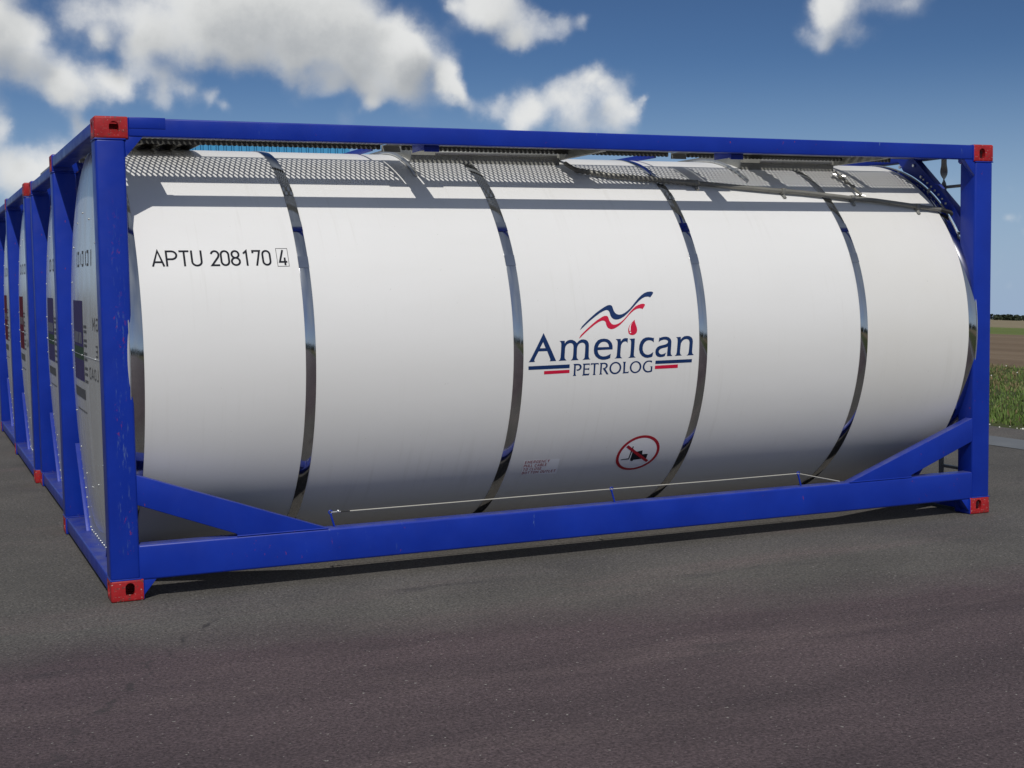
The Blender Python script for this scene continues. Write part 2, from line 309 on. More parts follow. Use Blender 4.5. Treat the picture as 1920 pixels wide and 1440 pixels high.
# ------------------------------------------------------------------ setting: ground, fields
EDGE = 10.1
def hz(x):
    return -0.0461 * max(0.0, x - EDGE - 0.15)
def sheet(name, xs, ys, m, z=0.0, kind='structure'):
    b = MB(); nx, ny = len(xs), len(ys)
    vs = [(x, y, hz(x) + z) for x in xs for y in ys]
    fs = [(i * ny + j, (i + 1) * ny + j, (i + 1) * ny + j + 1, i * ny + j + 1) for i in range(nx - 1) for j in range(ny - 1)]
    b.add(vs, fs, m); o = b.build(name, smooth=0); o['kind'] = kind; return o
def asphalt():
    m = mat("asphalt", (0.085, 0.083, 0.080), .82, 0, .35); t = NT(m); v = t.coord()
    base = t.mix(t.rng(t.noise(v, 0.9, 6, .6), .3, .7), (0.080, 0.075, 0.068), (0.122, 0.113, 0.101))
    sep = t.n('ShaderNodeSeparateXYZ'); t.l(v, sep.inputs[0])
    # purple-brown tone in the strip away from the boxes, with a ragged edge
    edge = t.mul(t.mul(t.mul(sep.outputs['X'], 0.14), sep.outputs['Y'], 'ADD'), t.mul(t.noise(v, 1.1, 5), 1.1), 'ADD')
    z1 = t.rng(edge, -0.05, -0.75)
    pur = t.mix(t.rng(t.noise(t.coord((.40, 1.4, 1), rot=(0, 0, .50)), 1.4, 6, .62), .3, .72), (0.057, 0.040, 0.045), (0.102, 0.072, 0.077))
    c = t.mix(t.mul(z1, .9), base, pur)
    # long pale streaks left by traffic
    st = t.rng(t.noise(t.coord((.30, 1.5, 1), rot=(0, 0, .50)), 1.0, 6, .62), .54, .80)
    c = t.mix(t.mul(st, .62), c, (0.160, 0.120, 0.116))
    dk = t.rng(t.noise(t.coord((.4, 1.3, 1), rot=(0, 0, .50)), 1.7, 5, .6), .62, .76)
    c = t.mix(t.mul(dk, .7), c, (0.042, 0.038, 0.040))
    # aggregate
    vo = t.n('ShaderNodeTexVoronoi'); vo.inputs['Scale'].default_value = 95; t.l(v, vo.inputs['Vector'])
    spk = t.rng(vo.outputs['Color'], 0, 1) if False else None
    gr = t.noise(v, 70, 3, .7)
    c2 = t.n('ShaderNodeMix', data_type='RGBA', blend_type='MULTIPLY'); c2.inputs['Factor'].default_value = 1.0
    t.l(c, c2.inputs['A']); cr = t.n('ShaderNodeCombineColor'); gv = t.mul(t.rng(gr, .28, .72, .30, 1.70), t.rng(t.noise(v, 24, 4, .7), .3, .7, .80, 1.20))
    for i in range(3): t.l(gv, cr.inputs[i])
    t.l(cr.outputs[0], c2.inputs['B']); c = c2.outputs['Result']
    st2 = t.rng(t.noise(v, 46, 2, .5), .70, .735)
    c = t.mix(t.mul(st2, .8), c, (0.36, 0.34, 0.31))
    # a long crack and a few shorter ones
    crack = t.mul(t.mul(t.mul(sep.outputs['X'], 1.9), t.mul(sep.outputs['Y'], -1.0), 'ADD'), t.mul(t.noise(v, 2.6, 6, .6), 1.1), 'ADD')
    ca = t.mul(t.mul(crack, -1.92, 'ADD'), 0.0, 'ADD')
    ab = t.n('ShaderNodeMath', operation='ABSOLUTE'); t.l(ca, ab.inputs[0])
    lim = t.mul(t.rng(sep.outputs['X'], .55, .40), t.rng(sep.outputs['X'], -.75, -.5))
    c = t.mix(t.mul(t.mul(t.rng(ab.outputs[0], .055, .008), lim), t.rng(t.noise(v, 9, 4), .42, .66)), c, (0.040, 0.036, 0.036))
    t.color(c)
    t.bump(gr, .55, .006)
    return m
def earth(name, c1, c2, c3, sx, sy, sc):
    m = mat(name, c1, .95, 0, .1); t = NT(m); v = t.coord((sx, sy, 1))
    c = t.mix(t.rng(t.noise(v, sc, 7, .65), .32, .68), c1, c2)
    c = t.mix(t.rng(t.noise(t.coord(), sc * 3.1, 6, .7), .55, .75), c, c3)
    t.color(c); t.bump(t.noise(t.coord(), 6, 5), .6, .08)
    return m
MA = asphalt()
ysn = [-2500, -600, -150, -60, -20, -8, 0, 8, 20, 40, 80, 160, 400, 900, 2500]
sheet('asphalt_apron', [-60, -30, -12, -4, 0, 4, 8, EDGE], ysn[2:13], MA)
mfar = earth("rough_grassland", (0.10, 0.11, 0.045), (0.14, 0.13, 0.07), (0.07, 0.08, 0.035), .02, .02, 1.0)
b = MB(); b.add([(-4000, -4000, -.02), (-60, -4000, -.02), (-60, 4000, -.02), (-4000, 4000, -.02)], [(0, 1, 2, 3)], mfar)
b.add([(-60, -4000, -.02), (EDGE, -4000, -.02), (EDGE, -150, -.02), (-60, -150, -.02)], [(0, 1, 2, 3)], mfar)
b.add([(-60, 400, -.02), (EDGE, 400, -.02), (EDGE, 4000, -.02), (-60, 4000, -.02)], [(0, 1, 2, 3)], mfar)
o = b.build('grassland', smooth=0); o['kind'] = 'structure'
# pale drainage strip let into the apron, and crumbled edge
mdr = mat("pale_concrete_strip", (0.17, 0.18, 0.19), .8); t = NT(mdr)
t.color(t.mix(t.rng(t.noise(t.coord(), 2.2, 6), .3, .7), (0.125, 0.135, 0.15), (0.17, 0.18, 0.19))); t.bump(t.noise(t.coord(), 60, 3), .4, .004)
sheet('drainage_strip', [8.84, 9.40], [-60, -10, 0, 5, 20, 80], mdr, 0.004)
yss = [-4000, -1500, -500, -150, -60, -20, -8, 0, 8, 20, 40, 80, 160, 400, 1000, 2000, 4000]
mverge = earth("verge_soil", (0.055, 0.075, 0.025), (0.075, 0.085, 0.035), (0.11, 0.09, 0.06), 1, 1, 1.6)
mplough = earth("ploughed_soil", (0.15, 0.108, 0.072), (0.25, 0.19, 0.13), (0.10, 0.074, 0.052), .16, .02, 1.1)
mmead = earth("green_meadow", (0.12, 0.16, 0.045), (0.16, 0.19, 0.065), (0.10, 0.13, 0.045), .05, .01, 1.2)
mstub = earth("stubble", (0.24, 0.20, 0.13), (0.28, 0.235, 0.155), (0.19, 0.17, 0.10), .02, .01, 1.2)
sheet('grass_verge', [EDGE, EDGE + .15, 12, 15, 19, 24], yss, mverge)
sheet('ploughed_field', [24, 30, 40, 55, 78], yss, mplough)
sheet('green_field', [78, 110, 143], yss, mmead)
sheet('stubble_field', [143, 300, 600, 1100, 2500, 5000], yss, mstub)

# --- grass and weeds on the verge: uncountable, one object
def grass():
    g1 = mat("grass_blades", (0.085, 0.15, 0.03), .6, 0, .3); t = NT(g1)
    oi = t.noise(t.coord(), 1.7, 5, .6)
    c = t.mix(t.rng(oi, .35, .65), (0.085, 0.15, 0.028), (0.165, 0.23, 0.06)); t.color(c)
    g2 = mat("dry_stems", (0.22, 0.17, 0.09), .8, 0, .2)
    g3 = mat("white_flower_heads", (0.75, 0.74, 0.68), .7)
    b = MB(); rnd = random.Random(5)
    b.slot(g1); b.slot(g2); b.slot(g3)
    def blade(x, y, z, h, w, m):
        a = rnd.uniform(0, 6.28); dx, dy = math.cos(a), math.sin(a); ln = rnd.uniform(.1, .6) * h; a2 = a + rnd.uniform(-1, 1)
        p0 = (x - dy * w, y + dx * w, z); p1 = (x + dy * w, y - dx * w, z)
        mx, my = x + math.cos(a2) * ln * .35, y + math.sin(a2) * ln * .35
        p2 = (mx + dy * w * .7, my - dx * w * .7, z + h * .6); p3 = (mx - dy * w * .7, my + dx * w * .7, z + h * .6)
        p4 = (x + math.cos(a2) * ln, y + math.sin(a2) * ln, z + h)
        b.add([p0, p1, p2, p3, p4], [(0, 1, 2, 3), (3, 2, 4)], m)
    for i in range(62000):
        u = rnd.random(); x = EDGE + .02 + 14 * u ** 1.35; y = rnd.uniform(-3, 22) if rnd.random() < .8 else rnd.uniform(-12, 34)
        edge_y = math.sin(y * 1.9) * .10 + math.sin(y * 5.3 + 1) * .05
        if x < EDGE + .14 + edge_y: continue
        patch = math.sin(x * .9 + y * .6) + math.sin(x * .37 - y * 1.1 + 2)
        dry = (x > EDGE + 5.5 and rnd.random() < .40) or rnd.random() < .06
        h = rnd.uniform(.03, .085) * (1.25 if patch > .3 else .8) * (1.15 if x > EDGE + 3 else 1)
        blade(x, y, hz(x) - .01, h, rnd.uniform(.006, .014), g2 if dry else g1)
    for i in range(150):
        x = EDGE + rnd.uniform(2.5, 12); y = rnd.uniform(-6, 26); h = rnd.uniform(.12, .25); z = hz(x)
        blade(x, y, z, h, .004, g2); b.ball((x, y, z + h), rnd.uniform(.008, .014), g3)
    for i in range(500):     # pale grit along the crumbled asphalt edge
        y = rnd.uniform(-8, 26); x = EDGE + rnd.uniform(-.16, .12); r = rnd.uniform(.005, .014)
        b.ball((x, y, hz(x) + r * .3), r, g3 if rnd.random() < .5 else g2)
    tag(b.build('verge_grass', smooth=0), 'tall green grass and weeds along the asphalt edge', 'grass', kind='stuff')
grass()

# --- far woods, each belt reads as one mass
def woods(name, label, spots, hmin, hmax, seed, leaf, n, mcol):
    rnd = random.Random(seed); m = mat(name + "_leaves", mcol[0], .8, 0, .15); t = NT(m)
    t.color(t.mix(t.rng(t.noise(t.coord(), .35, 5, .7), .35, .68), mcol[0], mcol[1]))
    b = MB(); b.slot(m)
    for (x, y) in spots:
        H = rnd.uniform(hmin, hmax); z = hz(x); R = H * rnd.uniform(.45, .7)
        for k in range(n):
            th = rnd.uniform(0, 6.283); cz = rnd.random() ** .7; rr = R * math.sqrt(rnd.random()) * (1.0 - .55 * cz * cz)
            p = Vector((x + rr * math.cos(th), y + rr * math.sin(th), z + H * (.04 + .92 * cz)))
            s = leaf * rnd.uniform(.6, 1.4); a = Vector((rnd.gauss(0, 1), rnd.gauss(0, 1), rnd.gauss(0, 1))).normalized(); c = a.orthogonal().normalized(); d = a.cross(c)
            b.add([p + c * s, p + d * s, p - c * s * .8, p - d * s], [(0, 1, 2, 3)], m)
    tag(b.build(name, smooth=0), label, 'trees', kind='stuff')
rnd = random.Random(3)
spots = []
for i in range(900):
    y = rnd.uniform(300, 1900); spots.append((1050 + rnd.uniform(0, 60) + .02 * y + 14 * math.sin(y * .012), y))
woods('far_woodland', 'low dark belt of trees along the horizon beyond the fields', spots, 4.0, 6.5, 11, 1.2, 70, ((0.030, 0.042, 0.028), (0.055, 0.068, 0.040)))
spots = [(rnd.uniform(-260, 300), -165 - rnd.uniform(0, 22)) for i in range(190)]
woods('hedgerow_trees', 'belt of trees along the far side of the yard', spots, 6, 12, 12, .8, 150, ((0.03, 0.05, 0.018), (0.05, 0.075, 0.03)))

# --- corrugated blue warehouse behind the row
def warehouse():
    bx0, bx1, by0, by1, h = 5.45, 13.72, 40.0, 62.0, 6.95
    root = bpy.data.objects.new('warehouse', None); COL.objects.link(root); root.location = ((bx0 + bx1) / 2, (by0 + by1) / 2, 0)
    tag(root, 'bright blue corrugated metal warehouse glimpsed behind the tank under the top rail', 'warehouse')
    off = (-(bx0 + bx1) / 2, -(by0 + by1) / 2, 0)
    mw = mat("sky_blue_sheeting", (0.065, 0.33, 0.60), .45, 0, .4); t = NT(mw)
    t.color(t.mix(t.rng(t.noise(t.coord((1, 1, .2)), 1.2, 5), .35, .7), (0.06, 0.31, 0.57), (0.075, 0.36, 0.64)))
    def wall(axis):
        b = MB(); pitch = .262
        L = (bx1 - bx0) if axis == 'x' else (by1 - by0); n = int(L / pitch); prof = []
        for i in range(n):
            s = i * pitch
            prof += [(s, 0), (s + .13, 0), (s + .134, .07), (s + .150, .07), (s + .154, 0), (s + .215, 0), (s + .219, .07), (s + .235, .07), (s + .239, 0)]
        prof.append((L, 0)); return prof
    b = MB(); prof = wall('x'); vs = []; fs = []
    for s, d in prof: vs += [(bx0 + s, by0 + d, 0.0), (bx0 + s, by0 + d, h)]
    fs = [(2 * i, 2 * i + 2, 2 * i + 3, 2 * i + 1) for i in range(len(prof) - 1)]; b.add(vs, fs, mw)
    b.box(bx0, bx1, by0 + .09, by0 + .16, 0, h - .02, mw)
    b.build('front_wall', root, off, 0)
    for nm, x in (('side_wall', bx0), ('side_wall', bx1)):
        b = MB(); b.box(x - .05, x + .05, by0 + .17, by1, 0, h - .02, mw); b.build(nm, root, off, 0)
    b = MB(); b.box(bx0, bx1, by1 + .003, by1 + .1, 0, h - .02, mw); b.build('rear_wall', root, off, 0)
    mr = mat("grey_roof_sheeting", (0.30, 0.31, 0.32), .5)
    b = MB(); cx = (bx0 + bx1) / 2
    b.prism([(bx0 - .2, h), (cx, h + .0), (bx1 + .2, h), (bx1 + .2, h + .12), (cx, h + .16), (bx0 - .2, h + .12)], 'y', by0 - .15, by1 + .2, mr)
    b.build('roof', root, off, 0)
    md = mat("grey_roller_door", (0.35, 0.36, 0.37), .5)
    b = MB()
    for k in range(14): b.box(cx - 1.6, cx + 1.6, by0 - .10, by0 - .06, .02 + k * .25, .25 + k * .25, md, .01)
    b.build('roller_door', root, off, 0)
warehouse()

